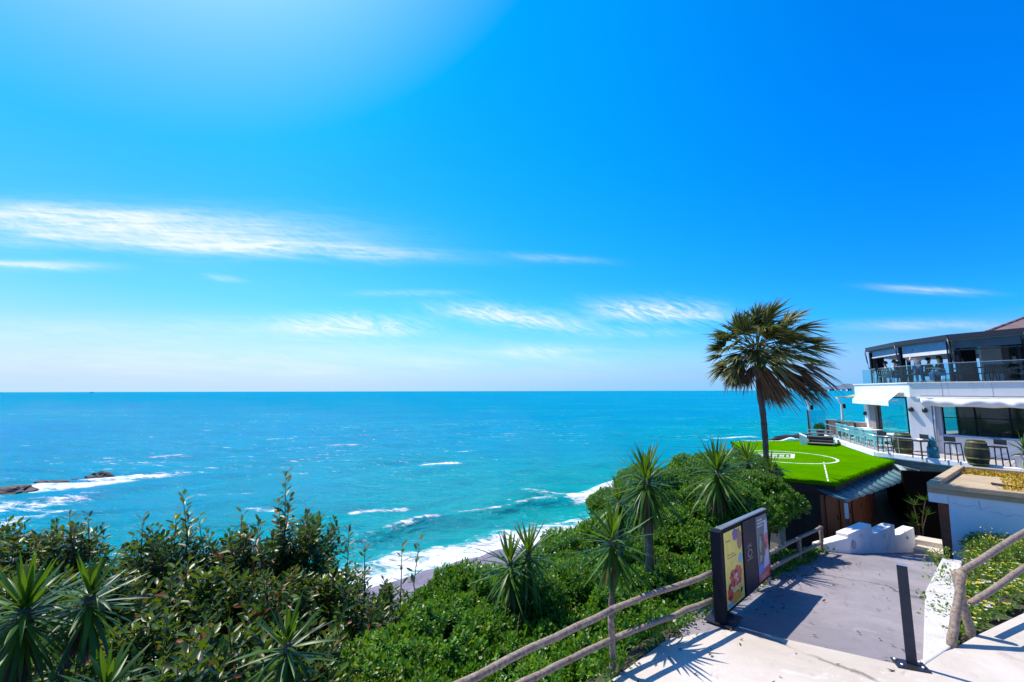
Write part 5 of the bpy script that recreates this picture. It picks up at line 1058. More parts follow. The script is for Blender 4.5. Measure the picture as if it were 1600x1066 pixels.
# ------------------------------------------------------------------ people
def skin_obj(name, verts, edges, radii, m_, parent, root=0):
    me = bpy.data.meshes.new(name); me.from_pydata(verts, edges, []); o = bpy.data.objects.new(name, me); COL.objects.link(o); o.parent = parent
    md = o.modifiers.new('skin', 'SKIN'); md.use_smooth_shade = True
    sk = me.skin_vertices[0].data if me.skin_vertices else None
    if sk is None: bm = bmesh.new(); bm.from_mesh(me); bm.verts.layers.skin.verify(); bm.to_mesh(me); bm.free(); sk = me.skin_vertices[0].data
    for i, r in enumerate(radii): sk[i].radius = (r, r) if isinstance(r, (int, float)) else r
    sk[root].use_root = True
    s = o.modifiers.new('sub', 'SUBSURF'); s.levels = s.render_levels = 1
    me.materials.append(m_); return o
M_SKIN = mat('skin', (0.48, 0.29, 0.21), 0.55, 0.05, 8)
def person(loc, rz, label, top, legs, hair, seated=False, longhair=False, reach=0.0, scale=1.0):
    t = thing('person', label, 'person', loc, rz, 'people on the upper terrace'); t.scale = (scale,) * 3
    hz = 0.50 if seated else 0.92; lean = 0.05 + (0.08 if reach else 0)
    V = [(0, 0, hz), (0, lean * 0.4, hz + 0.22), (0, lean, hz + 0.44), (0, lean + 0.02, hz + 0.56), (0, lean + 0.05, hz + 0.66), (0, lean + 0.04, hz + 0.78)]
    R = [0.13, 0.12, 0.14, 0.05, 0.075, 0.085]; Ed = [(0, 1), (1, 2), (2, 3), (3, 4), (4, 5)]
    idx = {}
    for s in (-1, 1):
        b = len(V)
        if seated: L = [(0.09 * s, 0.04, hz), (0.10 * s, 0.44, hz + 0.02), (0.10 * s, 0.42, 0.09), (0.10 * s, 0.58, 0.04)]
        else: L = [(0.09 * s, 0.0, hz - 0.06), (0.10 * s, 0.03 * s, 0.48), (0.10 * s, -0.03 + 0.03 * s, 0.09), (0.11 * s, 0.13, 0.03)]
        V += L; R += [0.10, 0.065, 0.042, 0.04]; Ed += [(0, b), (b, b + 1), (b + 1, b + 2), (b + 2, b + 3)]; idx[('leg', s)] = b
        b = len(V)
        if reach or seated: Am = [(0.19 * s, lean, hz + 0.47), (0.25 * s, lean + 0.10, hz + 0.22), (0.17 * s, lean + 0.34, hz + 0.24 + reach * 0.1), (0.16 * s, lean + 0.42, hz + 0.25 + reach * 0.1)]
        else: Am = [(0.19 * s, lean, hz + 0.47), (0.25 * s, lean - 0.02, hz + 0.18), (0.24 * s, lean + 0.09, hz - 0.06), (0.24 * s, lean + 0.11, hz - 0.15)]
        V += Am; R += [0.055, 0.042, 0.03, (0.035, 0.018)]; Ed += [(2, b), (b, b + 1), (b + 1, b + 2), (b + 2, b + 3)]; idx[('arm', s)] = b
        w, h = Vector(Am[2]), Vector(Am[3]); d = (h - w).normalized(); side = Vector((1, 0, 0))
        for k in range(5):
            o = (k - 2) * 0.018; f = len(V)
            if k == 0: V += [tuple(h - d * 0.03 - side * 0.035 * s), tuple(h + d * 0.02 - side * 0.05 * s)]
            else: V += [tuple(h + d * 0.04 + side * o), tuple(h + d * (0.09 - 0.008 * abs(k - 2)) + side * o + Vector((0, 0, -0.02)))]
            R += [0.009, 0.008]; Ed += [(b + 3, f), (f, f + 1)]
    body = skin_obj('body', V, Ed, R, M_SKIN, t)
    sel = [0, 1, 2] + [i for s in (-1, 1) for i in (idx[('arm', s)], idx[('arm', s)] + 1)]
    mp = {i: k for k, i in enumerate(sel)}
    skin_obj('shirt', [V[i] for i in sel], [(mp[a], mp[b]) for a, b in Ed if a in mp and b in mp], [(R[i] if isinstance(R[i], (int, float)) else R[i][0]) + 0.014 for i in sel], top, t)
    sel = [0] + [i for s in (-1, 1) for i in range(idx[('leg', s)], idx[('leg', s)] + 3)]; mp = {i: k for k, i in enumerate(sel)}
    skin_obj('trousers', [V[i] for i in sel], [(mp[a], mp[b]) for a, b in Ed if a in mp and b in mp], [R[i] + 0.016 for i in sel], legs, t)
    hd = Vector(V[5]); mb = MB(); n = 12; prof = [(0.075, -0.03), (0.10, 0.0), (0.105, 0.05), (0.08, 0.10), (0.03, 0.125)]
    mb.lathe(prof, hd + Vector((0, -0.018, 0.0)), n)
    if longhair: mb.tube([hd + Vector((0, -0.06, 0.04)), hd + Vector((0, -0.10, -0.10)), hd + Vector((0, -0.12, -0.30))], [0.09, 0.085, 0.05], 10)
    else: mb.tube([hd + Vector((0, -0.05, 0.05)), hd + Vector((0, -0.065, -0.06))], [0.085, 0.07], 10)
    mb.build('hair', hair, t, smooth=True, local=True)
    mb = MB(); f = hd + Vector((0, 0.082, -0.045)); mb.tube([f + Vector((0, 0, 0.03)), f + Vector((0, 0.025, -0.015)), f + Vector((0, 0.0, -0.025))], [0.008, 0.014, 0.01], 6)
    mb.build('nose', M_SKIN, t, smooth=True, local=True)
    return t
def build_people():
    white, pink = mat('white_shirt', (0.75, 0.70, 0.70), 0.8, 0.05, 5), mat('pale_pink_shirt', (0.72, 0.52, 0.52), 0.8, 0.05, 5)
    denim, black = mat('blue_denim', (0.05, 0.10, 0.22), 0.8, 0.1, 8), mat('black_cloth', (0.02, 0.02, 0.025), 0.8, 0.1, 8)
    red, lime = mat('red_cloth', (0.35, 0.03, 0.04), 0.8, 0.1, 8), mat('pale_lime_cloth', (0.55, 0.68, 0.45), 0.8, 0.1, 8)
    hairb, hairk = mat('brown_hair', (0.05, 0.025, 0.015), 0.6, 0.1, 9), mat('black_hair', (0.012, 0.01, 0.01), 0.5, 0.1, 9)
    z = UP_Z + 0.06
    def at(px, d): p = atd(px, 600, d); return (p.x, p.y, z)
    person(at(1438, 23.2), 1.9, 'woman standing with white top and jeans, arms reaching over a table', pink, denim, hairb, False, True, 1.0, 1.03)
    person(at(1389, 26.3), 0.6, 'seated person with dark hair and pale lime top at the left table', lime, denim, hairk, True)
    person(at(1398, 25.2), 3.6, 'seated person with white shirt at the left upstairs table', white, denim, hairk, True)
    person(at(1404, 26.5), 3.0, 'seated person in white nearest the double post upstairs', white, black, hairk, True)
    person(at(1452, 23.3), 4.5, 'seated person in black leaning forward behind the standing woman', black, black, hairk, True)
    person(at(1474, 22.2), 1.2, 'long haired person in black seated beside the double post', black, denim, hairk, True, True)
    person(at(1511, 22.6), 0.9, 'seated person in red in the dim middle of the upper terrace', red, black, hairb, True)
    person(at(1594, 20.9), 1.4, 'dark haired person in black at the right edge of the upper terrace', black, black, hairk, True, True)
build_people()

# ------------------------------------------------------------------ plants
def yucca_geo(rng, n, L, up_share=0.55, droop=0.5, w=0.026):
    u = np.linspace(0, 1, n) ** 0.85; el = np.radians(82 - 150 * u) + rng.normal(0, 0.09, n); az = np.arange(n) * 2.39996 + rng.normal(0, 0.15, n)
    d = np.stack([np.cos(el) * np.cos(az), np.cos(el) * np.sin(az), np.sin(el)], 1)
    side = nrm(np.stack([-np.sin(az), np.cos(az), rng.normal(0, 0.15, n)], 1))
    base = d * 0.03 + np.stack([np.zeros(n), np.zeros(n), 0.10 - 0.28 * u], 1)
    ln = L * rng.uniform(0.75, 1.08, n) * (0.85 + 0.2 * np.sin(u * 3.1))
    bend = rng.normal(0, 0.045, (n, 3)) * ln[:, None]; bend[:, 2] -= droop * ln * np.clip(np.cos(el), 0, 1) * np.where(rng.uniform(0, 1, n) < 0.22, rng.uniform(0.8, 1.8, n), rng.uniform(0.05, 0.45, n))
    return strips(base, d, side, ln, w * rng.uniform(0.8, 1.2, n), [(0, 0.75), (0.2, 0.9), (0.45, 1.0), (0.7, 0.75), (0.9, 0.35), (1, 0.03)], bend, 0.35)
def skirt_geo(rng, n, L, z0=-0.15, z1=-0.5):
    az = rng.uniform(0, 6.283, n); el = np.radians(rng.uniform(-86, -62, n)); d = np.stack([np.cos(el) * np.cos(az), np.cos(el) * np.sin(az), np.sin(el)], 1); side = nrm(np.stack([-np.sin(az), np.cos(az), rng.normal(0, 0.3, n)], 1))
    base = np.stack([0.05 * np.cos(az), 0.05 * np.sin(az), rng.uniform(z1, z0, n)], 1)
    return strips(base, d, side, L * rng.uniform(0.6, 1.0, n), 0.02, [(0, 0.8), (0.5, 1), (1, 0.05)], rng.normal(0, 0.03, (n, 3)), 0)
def yucca(px, py, d, L, ground_z, label, seed, n=95, lean=(0, 0), trunk_r=0.06, skirt=40, heads=1):
    rng = np.random.default_rng(seed); c = atd(px, py, d); b = Vector((c.x + lean[0], c.y + lean[1], ground_z))
    t = thing('yucca', label, 'yucca', tuple(b), 0, 'yuccas on the bank')
    for hd in range(heads):
        off = Vector((0, 0, 0)) if hd == 0 else Vector((0.33, 0.15, 0.13))
        top = c + off - b
        o = np_mesh('leaf_crown', *yucca_geo(rng, n, L), L_YUCCA, t, smooth=False); o.location = top
        if skirt: o = np_mesh('dead_skirt', *skirt_geo(rng, skirt, L * 0.75), L_DEAD, t); o.location = top
        mid = top * 0.55 + Vector((0.03, 0.02, 0)); mb = MB(); pts = [Vector((0, 0, -0.2)), top * 0.3, mid, top * 0.8, top + Vector((0, 0, 0.05))]
        mb.tube(pts, [trunk_r * 1.25, trunk_r * 1.05, trunk_r, trunk_r, trunk_r * 0.8], 9, wob=0.12); mb.build('trunk', M_YTRUNK, t, smooth=True, local=True)
    return t
def build_yuccas():
    yucca(38, 958, 5.3, 0.70, -1.6, 'largest yucca at left edge with stiff upright blades', 1, 110, (0.1, 0), 0.07, 60)
    yucca(141, 937, 5.5, 0.60, -1.6, 'yucca with leaning reddish trunk right of the largest left one', 2, 70, (-0.75, -0.1), 0.05, 25)
    yucca(165, 1085, 4.6, 0.45, -0.9, 'low young yucca tuft at the bottom edge below the leaning yucca', 3, 50, (0, 0), 0.04, 0)
    yucca(449, 1012, 5.6, 0.58, -1.2, 'small yucca rising from dark rubber plants at bottom centre left', 4, 60, (0, 0), 0.045, 15)
    yucca(797, 884, 7.9, 0.66, -1.2, 'two headed yucca in front of the foam at the hedge edge', 5, 70, (0.1, 0), 0.055, 30, 2)
    yucca(956, 846, 7.1, 0.72, 0.0, 'bright yucca with open crown just behind the log fence', 6, 75, (-0.05, 0), 0.045, 10)
    yucca(1010, 752, 8.9, 0.88, 0.1, 'tallest yucca with grey trunk and brown dead skirt above the hedge', 7, 130, (0, 0), 0.075, 120)
    yucca(967, 785, 10.2, 0.72, -0.5, 'small yucca at the sea edge left of the tallest one', 8, 80, (0, 0), 0.055, 30)
    yucca(1121, 738, 11.0, 1.02, -0.4, 'broad yucca with drooping skirt behind the menu board', 9, 130, (0, 0), 0.09, 120)
    yucca(1168, 722, 14.0, 0.85, -0.6, 'dark yucca left of the palm trunk', 10, 80, (0, 0), 0.07, 30)
    yucca(1205, 738, 14.2, 0.72, -0.6, 'dark yucca at the foot of the palm trunk', 11, 70, (0, 0), 0.07, 20)
    p = atz(1604, 733, DECK_Z); t = thing('agave', 'spiky green agave in the grey deck planter', 'agave', (p.x, p.y, DECK_Z + 0.5)); rng = np.random.default_rng(20)
    o = np_mesh('leaf_crown', *yucca_geo(rng, 34, 0.95, w=0.03), L_YUCCA, t); o.location = (0, 0, 0.15); MB().tube([(0, 0, 0), (0, 0, 0.2)], 0.05, 8).build('stem', M_YTRUNK, t, local=True)
    t2 = atz(1437, 800, -1.0); q = atd(1440, 846, 16.3); t = thing('slender_plant', 'thin leggy plant beside the dark passage', 'plant', (q.x, q.y, -2.0))
    g = []
    for k in range(5):
        a = rng.uniform(0, 6.28); c = np.array([0.22 * math.cos(a), 0.22 * math.sin(a), 0.7 + 0.25 * k]); n = 16
        dd = nrm(np.stack([rng.normal(0, 0.6, n), rng.normal(0, 0.6, n), rng.uniform(0.2, 1, n)], 1)); g.append(strips(np.repeat(c[None], n, 0), dd, nrm(np.cross(dd, rng.normal(size=(n, 3)))), rng.uniform(0.2, 0.4, n), 0.018, [(0, 0.6), (0.5, 1), (1, 0.05)], np.zeros((n, 3))))
        MB().tube([(0, 0, 0), tuple(c * [0.4, 0.4, 0.6]), tuple(c)], 0.015, 6).build('stem', M_STEM, t, local=True)
    np_mesh('foliage', *cat_geo(g), L_YUCCA, t)
    # potted plant at the deck's sea end
    for px, py, d, lab in ((1283, 686, 27.6, 'bushy plant in a dark pot beside the deck stairs'), (1314, 668, 30.0, 'round dark shrub in a pot at the bent pole')):
        p = atd(px, py, d); t = thing('potted_plant', lab, 'potted plant', (p.x, p.y, DECK_Z)); MB().lathe([(0.16, 0), (0.22, 0.35), (0.24, 0.38)], p * 0 + Vector((p.x, p.y, DECK_Z)), 14).build('pot', M_BLACK, t, smooth=True)
        n = 260; dd = unit_rand(n, rng); dd[:, 2] = np.abs(dd[:, 2]) * 1.2; base = dd * 0.25 * rng.uniform(0.2, 1, n)[:, None] + [0, 0, 0.5]
        np_mesh('foliage', *strips(base, nrm(dd), nrm(np.cross(dd, rng.normal(size=(n, 3)))), 0.18, 0.03, [(0, 0.4), (0.5, 1), (1, 0.05)], np.zeros((n, 3))), L_YUCCA, t)
build_yuccas()

def build_palm():
    rng = np.random.default_rng(12); d0 = 15.7
    base = atd(1199, 760, d0); base.z = -0.9; t = thing('fan_palm', 'tall fan palm with windswept ragged crown beside the turf roof', 'palm', tuple(base))
    k = [atd(1198, 735, d0), atd(1196, 690, d0), atd(1192, 645, d0), atd(1186, 605, d0), atd(1183, 575, d0), atd(1182, 548, d0)]
    pts = [Vector((0, 0, -0.3))] + [p - base for p in k]; fine = []
    for a_, b_ in zip(pts[:-1], pts[1:]):
        for i in range(5): fine.append(a_.lerp(b_, i / 5))
    fine.append(pts[-1]); rs = [0.098 + 0.006 * ((i % 2) * 2 - 1) + 0.04 * max(0, 1 - i / 4) for i in range(len(fine))]
    MB().tube(fine, rs, 12, wob=0.06).build('trunk', M_BARK, t, smooth=True, local=True)
    crown = np.array(pts[-1]) + [0.02, 0, 0.12]; wind = np.array([1.0, -0.15, -0.12])
    def frond(az, el, pet, L, spread, nseg, wnd, droop, m_, name):
        dv = np.array([math.cos(el) * math.cos(az), math.cos(el) * math.sin(az), math.sin(el)])
        b = crown + dv * 0.12 + [0, 0, rng.uniform(-0.25, 0.1)]
        mid = b + dv * pet * 0.5; tip = b + dv * pet + wind * pet * wnd * 0.35 + np.array([0, 0, -0.10 * pet * droop])
        fd = nrm((tip - mid)[None])[0]; sd = np.cross(fd, [0, 0, 1]); sd = nrm((sd + rng.normal(0, 0.25, 3))[None])[0]; n = nseg
        a = np.linspace(-spread, spread, n) + rng.normal(0, 0.03, n)
        dirs = nrm(np.cos(a)[:, None] * fd + np.sin(a)[:, None] * sd + rng.normal(0, 0.05, (n, 3)))
        ups = np.cross(sd, fd); dirs = nrm(dirs + ups * (np.abs(np.sin(a)) * 0.25)[:, None])
        ln = L * (0.75 + 0.3 * np.cos(a)) * rng.uniform(0.85, 1.1, n)
        bend = (wind * wnd * 0.42 + np.array([0, 0, -0.42 * droop]))[None] * ln[:, None] * rng.uniform(0.6, 1.3, n)[:, None] + rng.normal(0, 0.05, (n, 3))
        side = nrm(np.cross(dirs, ups[None] + rng.normal(0, 0.35, (n, 3))))
        g1 = strips(np.repeat(tip[None], n, 0), dirs, side, ln, 0.031, [(0, 0.5), (0.25, 1.0), (0.5, 0.9), (0.75, 0.5), (0.92, 0.22), (1.0, 0.05)], bend, 0)
        return g1, (b, mid, tip)
    live, dead, pet = [], [], MB()
    def add(az, el, lst, **kw):
        g, (b, m_, tp) = frond(az, el, kw.get('pet', 0.9), kw.get('L', 0.95), kw.get('spread', 1.25), kw.get('n', 42), kw['w'], kw['dr'], None, ''); lst.append(g); pet.tube([b, m_, tp], [0.025, 0.018, 0.012], 6)
    # upright and upper fronds
    for i in range(18): add(i * 2.4, rad(rng.uniform(42, 86)), live, w=rng.uniform(0.15, 0.55), dr=rng.uniform(0.1, 0.5), pet=rng.uniform(0.7, 1.15), L=rng.uniform(0.8, 1.0))
    # windward side (left): compact, folded back
    for i in range(22): add(math.pi + rng.uniform(-1.15, 1.15), rad(rng.uniform(-38, 40)), live, w=rng.uniform(-0.05, 0.25), dr=rng.uniform(0.3, 0.8), pet=rng.uniform(0.9, 1.2), L=rng.uniform(0.6, 0.8), spread=1.3)
    # lee side (right): streaming
    for i in range(11): add(rng.uniform(-0.7, 0.7), rad(rng.uniform(-15, 40)), live, w=rng.uniform(0.3, 0.6), dr=rng.uniform(0.4, 0.9), pet=rng.uniform(0.9, 1.45), L=rng.uniform(0.8, 1.05), spread=rng.uniform(0.6, 1.0), n=28)
    for i in range(13): add(-math.pi / 2 + rng.uniform(-0.9, 0.9), rad(rng.uniform(-20, 40)), live, w=rng.uniform(0.3, 0.6), dr=rng.uniform(0.5, 1.0), pet=rng.uniform(0.6, 0.9), L=0.9)
    # dead, hanging
    for i in range(17): add(rng.uniform(-1.0, 0.9), rad(rng.uniform(-62, -18)), dead, w=rng.uniform(0.3, 0.6), dr=rng.uniform(0.6, 1.2), pet=rng.uniform(0.4, 1.25), L=rng.uniform(0.7, 1.05), spread=rng.uniform(0.35, 0.65), n=24)
    for i in range(11): add(math.pi + rng.uniform(-0.9, 0.9), rad(rng.uniform(-52, -20)), dead, w=rng.uniform(0.1, 0.3), dr=rng.uniform(0.6, 1.0), pet=rng.uniform(0.6, 1.0), L=rng.uniform(0.5, 0.75), spread=0.7)
    for i in range(14): add(rng.uniform(-3.1, 3.1), rad(rng.uniform(-84, -60)), dead, w=rng.uniform(0.3, 0.6), dr=1.0, pet=rng.uniform(0.3, 0.6), L=rng.uniform(0.7, 0.95), spread=0.4)
    np_mesh('crown', *cat_geo(live), L_PALM, t); np_mesh('dead_fronds', *cat_geo(dead), L_DEAD, t); pet.build('frond_stalks', mat('frond_stalk', (0.20, 0.19, 0.08), 0.6, 0.2, 5), t, smooth=True, local=True)
build_palm()

def pitto_geo(rng, nros, rx, ry, rz):
    nl = 22; cen = unit_rand(nl, rng); cen[:, 2] = np.abs(cen[:, 2]) * 1.1 - 0.15; cen *= rng.uniform(0.45, 0.72, nl)[:, None]; rr = rng.uniform(0.26, 0.42, nl)
    cen = np.concatenate([cen, [[0, 0, 0.15]]]); rr = np.append(rr, 0.6)
    k = rng.integers(0, len(cen), nros * 3); u = unit_rand(nros * 3, rng); u[:, 2] = np.where(rng.uniform(0, 1, len(u)) < 0.75, np.abs(u[:, 2]), u[:, 2])
    p = cen[k] + u * (rr[k] * rng.uniform(0.82, 1.08, len(k)))[:, None]
    dist = np.linalg.norm(p[:, None] - cen[None], axis=2) / rr[None]; ok = (dist.min(1) > 0.78)
    p, u = p[ok][:nros], u[ok][:nros]; n = len(p); S = np.array([rx, ry, rz]); P = p * S; nor = nrm(u / S + np.array([0, 0, 0.35]))
    geo = []; t1 = nrm(np.cross(nor, unit_rand(n, rng))); t2 = np.cross(nor, t1)
    for j in range(9):
        a = j * 2.399 + rng.normal(0, 0.2, n); op = 0.35 + 0.09 * j
        tan = np.cos(a)[:, None] * t1 + np.sin(a)[:, None] * t2; d = nrm(nor * (1.15 - op) + tan * op + rng.normal(0, 0.12, (n, 3)))
        side = nrm(np.cross(d, nor) + rng.normal(0, 0.15, (n, 3))); L = rng.uniform(0.055, 0.095, n)
        geo.append(strips(P - nor * 0.012 * j, d, side, L, L * 0.24, [(0, 0.15), (0.45, 0.95), (0.8, 0.8), (1, 0.12)], nor * -0.012, 0))
    # inner leaves, any direction
    m_ = nros * 2; u = unit_rand(m_, rng); q = cen[rng.integers(0, len(cen), m_)]; P2 = (q + u * 0.26 * rng.uniform(0.3, 1, m_)[:, None]) * S; d = unit_rand(m_, rng)
    geo.append(strips(P2, d, nrm(np.cross(d, unit_rand(m_, rng))), 0.11, 0.035, [(0, 0.2), (0.5, 1), (1, 0.15)], np.zeros((m_, 3)), 0))
    return cat_geo(geo), cen * S
def build_hedge():
    protos = []
    for v in range(4):
        rng = np.random.default_rng(40 + v); (V, Q), cen = pitto_geo(rng, 1500, 1.05, 1.05, 0.85)
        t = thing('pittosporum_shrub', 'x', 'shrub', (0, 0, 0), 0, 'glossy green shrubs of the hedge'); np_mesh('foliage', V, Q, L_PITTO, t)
        mb = MB()
        for c in cen[::3]: mb.tube([(0, 0, -1.3), (c[0] * 0.3, c[1] * 0.3, -0.5), tuple(c)], [0.05, 0.03, 0.01], 6)
        for c in cen[rng.integers(0, len(cen), 16)]:
            e = c + nrm((c + [0, 0, 0.5])[None])[0] * rng.uniform(0.30, 0.55) + rng.normal(0, 0.08, 3); mb.tube([tuple(c * 0.5), tuple((c * 0.6 + e * 0.4) + rng.normal(0, 0.03, 3)), tuple(e)], [0.010, 0.007, 0.003], 5)
        mb.build('branches', M_STEM, t, smooth=True, local=True); protos.append(t)
    ts = [-4.5, -1, 1, 3.3, 5, 6.2, 8.4, 12.8, 15]; outer = [0.45, 0.38, 0.10, 0.0, 0.45, 1.15, 1.55, 1.45, 1.1]
    spots = []
    for w, wl in ((3.5, 'outer'), (2.35, 'middle'), (1.15, 'inner')):
        t_ = -5.2 if w > 3 else -4.6; k = 0
        while t_ < (11.9 if w < 2 else 13.2):
            top = np.interp(t_, ts, outer)
            if w < 2: top = np.interp(t_, [-4, 0, 3, 5, 7, 10, 12], [0.0, 0.12, 0.15, 0.35, 1.3, 1.5, 1.2])
            elif w < 3: top = np.interp(t_, [-4, 0, 2, 4, 6, 8, 13], [0.2, 0.28, 0.12, 0.15, 0.75, 1.25, 1.25])
            spots.append((t_ + random.uniform(-0.15, 0.15), w + random.uniform(-0.15, 0.15), top, wl, k)); t_ += random.uniform(1.15, 1.4); k += 1
    xtra = [(3.0, 4.6, -0.5, 'seaward', 0), (4.6, 4.6, -0.1, 'seaward', 1), (6.3, 4.6, 0.7, 'seaward', 2), (7.8, 4.7, 1.2, 'seaward', 3)]
    used = set(); cnt = {}
    for i, (t_, w, top, wl, k) in enumerate(spots + xtra):
        p = F0 + FU * t_ + FN * w; v = (i * 7 + 3) % 4
        if p.x / p.y < (-0.16 if w > 3 else -0.33 if w > 2 else -0.50): continue
        if w < 2 and t_ > 6: p -= FN * 0.3
        if p.x / p.y > 0.575: continue
        s = random.uniform(0.88, 1.12); sc = (s, s, s * random.uniform(0.95, 1.15))
        loc = (p.x, p.y, top - 0.80 * sc[2])
        k = cnt.get(wl, 0); cnt[wl] = k + 1
        lab = '%s glossy green shrub in the %s hedge row, %s' % (['Rounded', 'Lumpy', 'Dense', 'Bushy'][v].lower(), wl, ORD[k])
        o = protos[v]
        if v not in used: used.add(v); o.location = loc; o.scale = sc; o.rotation_euler.z = i * 1.3; o['label'] = lab
        else: dup(o, loc, i * 1.3, sc, lab)
ORD = ['nearest the viewer', 'second from the viewer', 'third from the viewer', 'fourth from the viewer', 'fifth from the viewer', 'sixth from the viewer', 'seventh from the viewer', 'eighth from the viewer', 'ninth from the viewer',
       'tenth from the viewer', 'eleventh from the viewer', 'twelfth from the viewer', 'thirteenth from the viewer', 'fourteenth from the viewer', 'fifteenth from the viewer', 'sixteenth from the viewer', 'seventeenth from the viewer']
build_hedge()

def shoot(rng, base, tip, nl, L, parts, mb, r=0.012):
    base, tip = np.array(base, float), np.array(tip, float); ax = nrm((tip - base)[None])[0]; f = np.linspace(0.25, 1, nl); bow = np.cross(ax, rng.normal(size=3)) * 0.06
    P = base + (tip - base) * f[:, None] + bow * np.sin(f * 3.1)[:, None]; az = np.arange(nl) * 2.4 + rng.uniform(0, 6)
    t1 = nrm(np.cross(ax, rng.normal(size=3))[None])[0]; t2 = np.cross(ax, t1); op = 1.25 - 0.55 * f ** 2 + rng.normal(0, 0.12, nl)
    d = nrm(ax * np.cos(op)[:, None] + (np.cos(az)[:, None] * t1 + np.sin(az)[:, None] * t2) * np.sin(op)[:, None]); side = nrm(np.cross(d, ax) + rng.normal(0, 0.2, (nl, 3)))
    ln = L * rng.uniform(0.75, 1.1, nl) * (1 - 0.12 * f ** 4); bend = np.zeros((nl, 3)); bend[:, 2] = -0.22 * ln * rng.uniform(0.2, 1.2, nl)
    parts.append(strips(P + d * 0.03, d, side, ln, ln * 0.20, [(0, 0.12), (0.2, 0.7), (0.45, 1.0), (0.75, 0.75), (0.92, 0.3), (1, 0.03)], bend, 0.3))
    if mb is not None: mb.tube([base, base + (tip - base) * 0.5 + bow, tip], [r, r * 0.8, r * 0.5], 5)
def build_ficus():
    protos = []
    for v in range(4):
        rng = np.random.default_rng(80 + v); parts, mb = [], MB()
        for i in range(60):
            a = rng.uniform(0, 6.283); r = 0.85 * math.sqrt(rng.uniform(0, 1)); x, y = r * math.cos(a), r * math.sin(a); top = 0.05 - 0.55 * r ** 2 - rng.uniform(0, 0.9) * (rng.uniform() < 0.55) + rng.normal(0, 0.10)
            shoot(rng, (x * 0.45, y * 0.45, top - rng.uniform(0.6, 0.9)), (x, y, top), int(rng.integers(15, 24)), rng.uniform(0.15, 0.215), parts, mb)
        for i in range(60):      # lower skirts
            a = rng.uniform(0, 6.283); r = rng.uniform(0.5, 1.0); z = rng.uniform(-1.9, -0.5)
            shoot(rng, (0.35 * r * math.cos(a), 0.35 * r * math.sin(a), z - 0.35), (r * math.cos(a), r * math.sin(a), z), 14, 0.19, parts, None)
        mb.tube([(0, 0, -3.2), (0.05, 0, -1.6), (0, 0.05, -0.6)], [0.09, 0.07, 0.03], 8)
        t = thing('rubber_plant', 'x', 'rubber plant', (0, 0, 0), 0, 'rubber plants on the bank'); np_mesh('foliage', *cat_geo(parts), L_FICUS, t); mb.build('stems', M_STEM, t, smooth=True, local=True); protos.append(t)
    # (px, py of top, distance, tall?)
    back = [(-60, 815, 9.2), (25, 832, 9.4), (112, 815, 9.3), (205, 858, 9.6), (268, 822, 9.2), (345, 842, 9.5), (420, 812, 9.3), (478, 808, 9.6), (530, 880, 9.8), (590, 925, 10.0), (625, 950, 9.6)]
    mid = [(-40, 900, 7.4), (60, 890, 7.6), (165, 905, 7.4), (260, 890, 7.7), (350, 895, 7.5), (430, 890, 7.7), (515, 915, 7.8), (575, 945, 8.0)]
    front = [(-20, 1010, 5.9), (110, 1000, 6.2), (230, 985, 6.1), (320, 990, 6.0), (400, 995, 6.2), (490, 1005, 6.3), (300, 1060, 5.2), (200, 1070, 5.1), (80, 1075, 5.0), (420, 1070, 5.4)]
    rows = (('back', back), ('middle', mid), ('front', front)); used = set(); i = 0
    for rn, row in rows:
        for j, (px, py, d) in enumerate(row):
            p = atd(px, py + 8, d); v = (i * 3 + 1) % 4; o = protos[v]; s = 0.95 + 0.12 * math.sin(i * 2.3); lab = 'dark glossy rubber plant in the %s row, %s from the left' % (rn, ['first', 'second', 'third', 'fourth', 'fifth', 'sixth', 'seventh', 'eighth', 'ninth', 'tenth', 'eleventh'][j])
            if v not in used: used.add(v); o.location = p; o.rotation_euler.z = i * 1.7; o.scale = (s, s, s); o['label'] = lab
            else: dup(o, p, i * 1.7, (s, s, s), lab)
            i += 1
    # tall leading shoots standing clear against the sea
    for k, (px, py, pyb, d, n, lab) in enumerate(((446, 741, 850, 9.2, 34, 'tallest slender rubber plant shoot standing against the sea'), (286, 776, 870, 9.1, 30, 'tall rubber plant shoot above the second tallest clump'), (310, 808, 880, 9.3, 16, 'short bent rubber plant shoot beside the tall one'),
                        (545, 822, 930, 9.2, 20, 'thin rubber plant shoot left of the shore foam'), (570, 845, 935, 9.0, 16, 'lower thin rubber plant shoot before the shore foam'), (655, 848, 930, 9.2, 16, 'rightmost thin rubber plant shoot before the beach'), (628, 858, 935, 9.0, 14, 'small rubber plant shoot just left of the rightmost one'),
                        (108, 803, 880, 9.0, 26, 'upright rubber plant shoot near the left rocks'), (137, 806, 880, 9.1, 20, 'rubber plant shoot leaning right near the left rocks'), (224, 808, 890, 9.2, 22, 'rubber plant shoot midway between the left clumps'), (24, 822, 900, 8.6, 22, 'rubber plant shoot with reddish top at left edge'),
                        (378, 802, 900, 9.0, 24, 'bushy rubber plant shoot left of the tallest one'), (480, 795, 890, 9.1, 26, 'bushy rubber plant shoot right of the tallest one'))):
        rng = np.random.default_rng(200 + k); a, b = atd(px, py, d), atd(px - 4 + 3 * (k % 3), pyb, d); t = thing('rubber_plant_shoot', lab, 'rubber plant', tuple(b), 0, 'tall rubber plant shoots'); parts, mb = [], MB()
        top = np.array(a - b); shoot(rng, (0, 0, -0.6), top, n, 0.21, parts, mb, 0.014)
        if n > 20: shoot(rng, (0, 0, -0.5), top * [1, 1, 0.7] + [0.14, 0, 0], n - 8, 0.22, parts, mb); shoot(rng, (0, 0, -0.5), top * [1, 1, 0.6] + [-0.15, 0.05, 0], n - 8, 0.22, parts, mb)
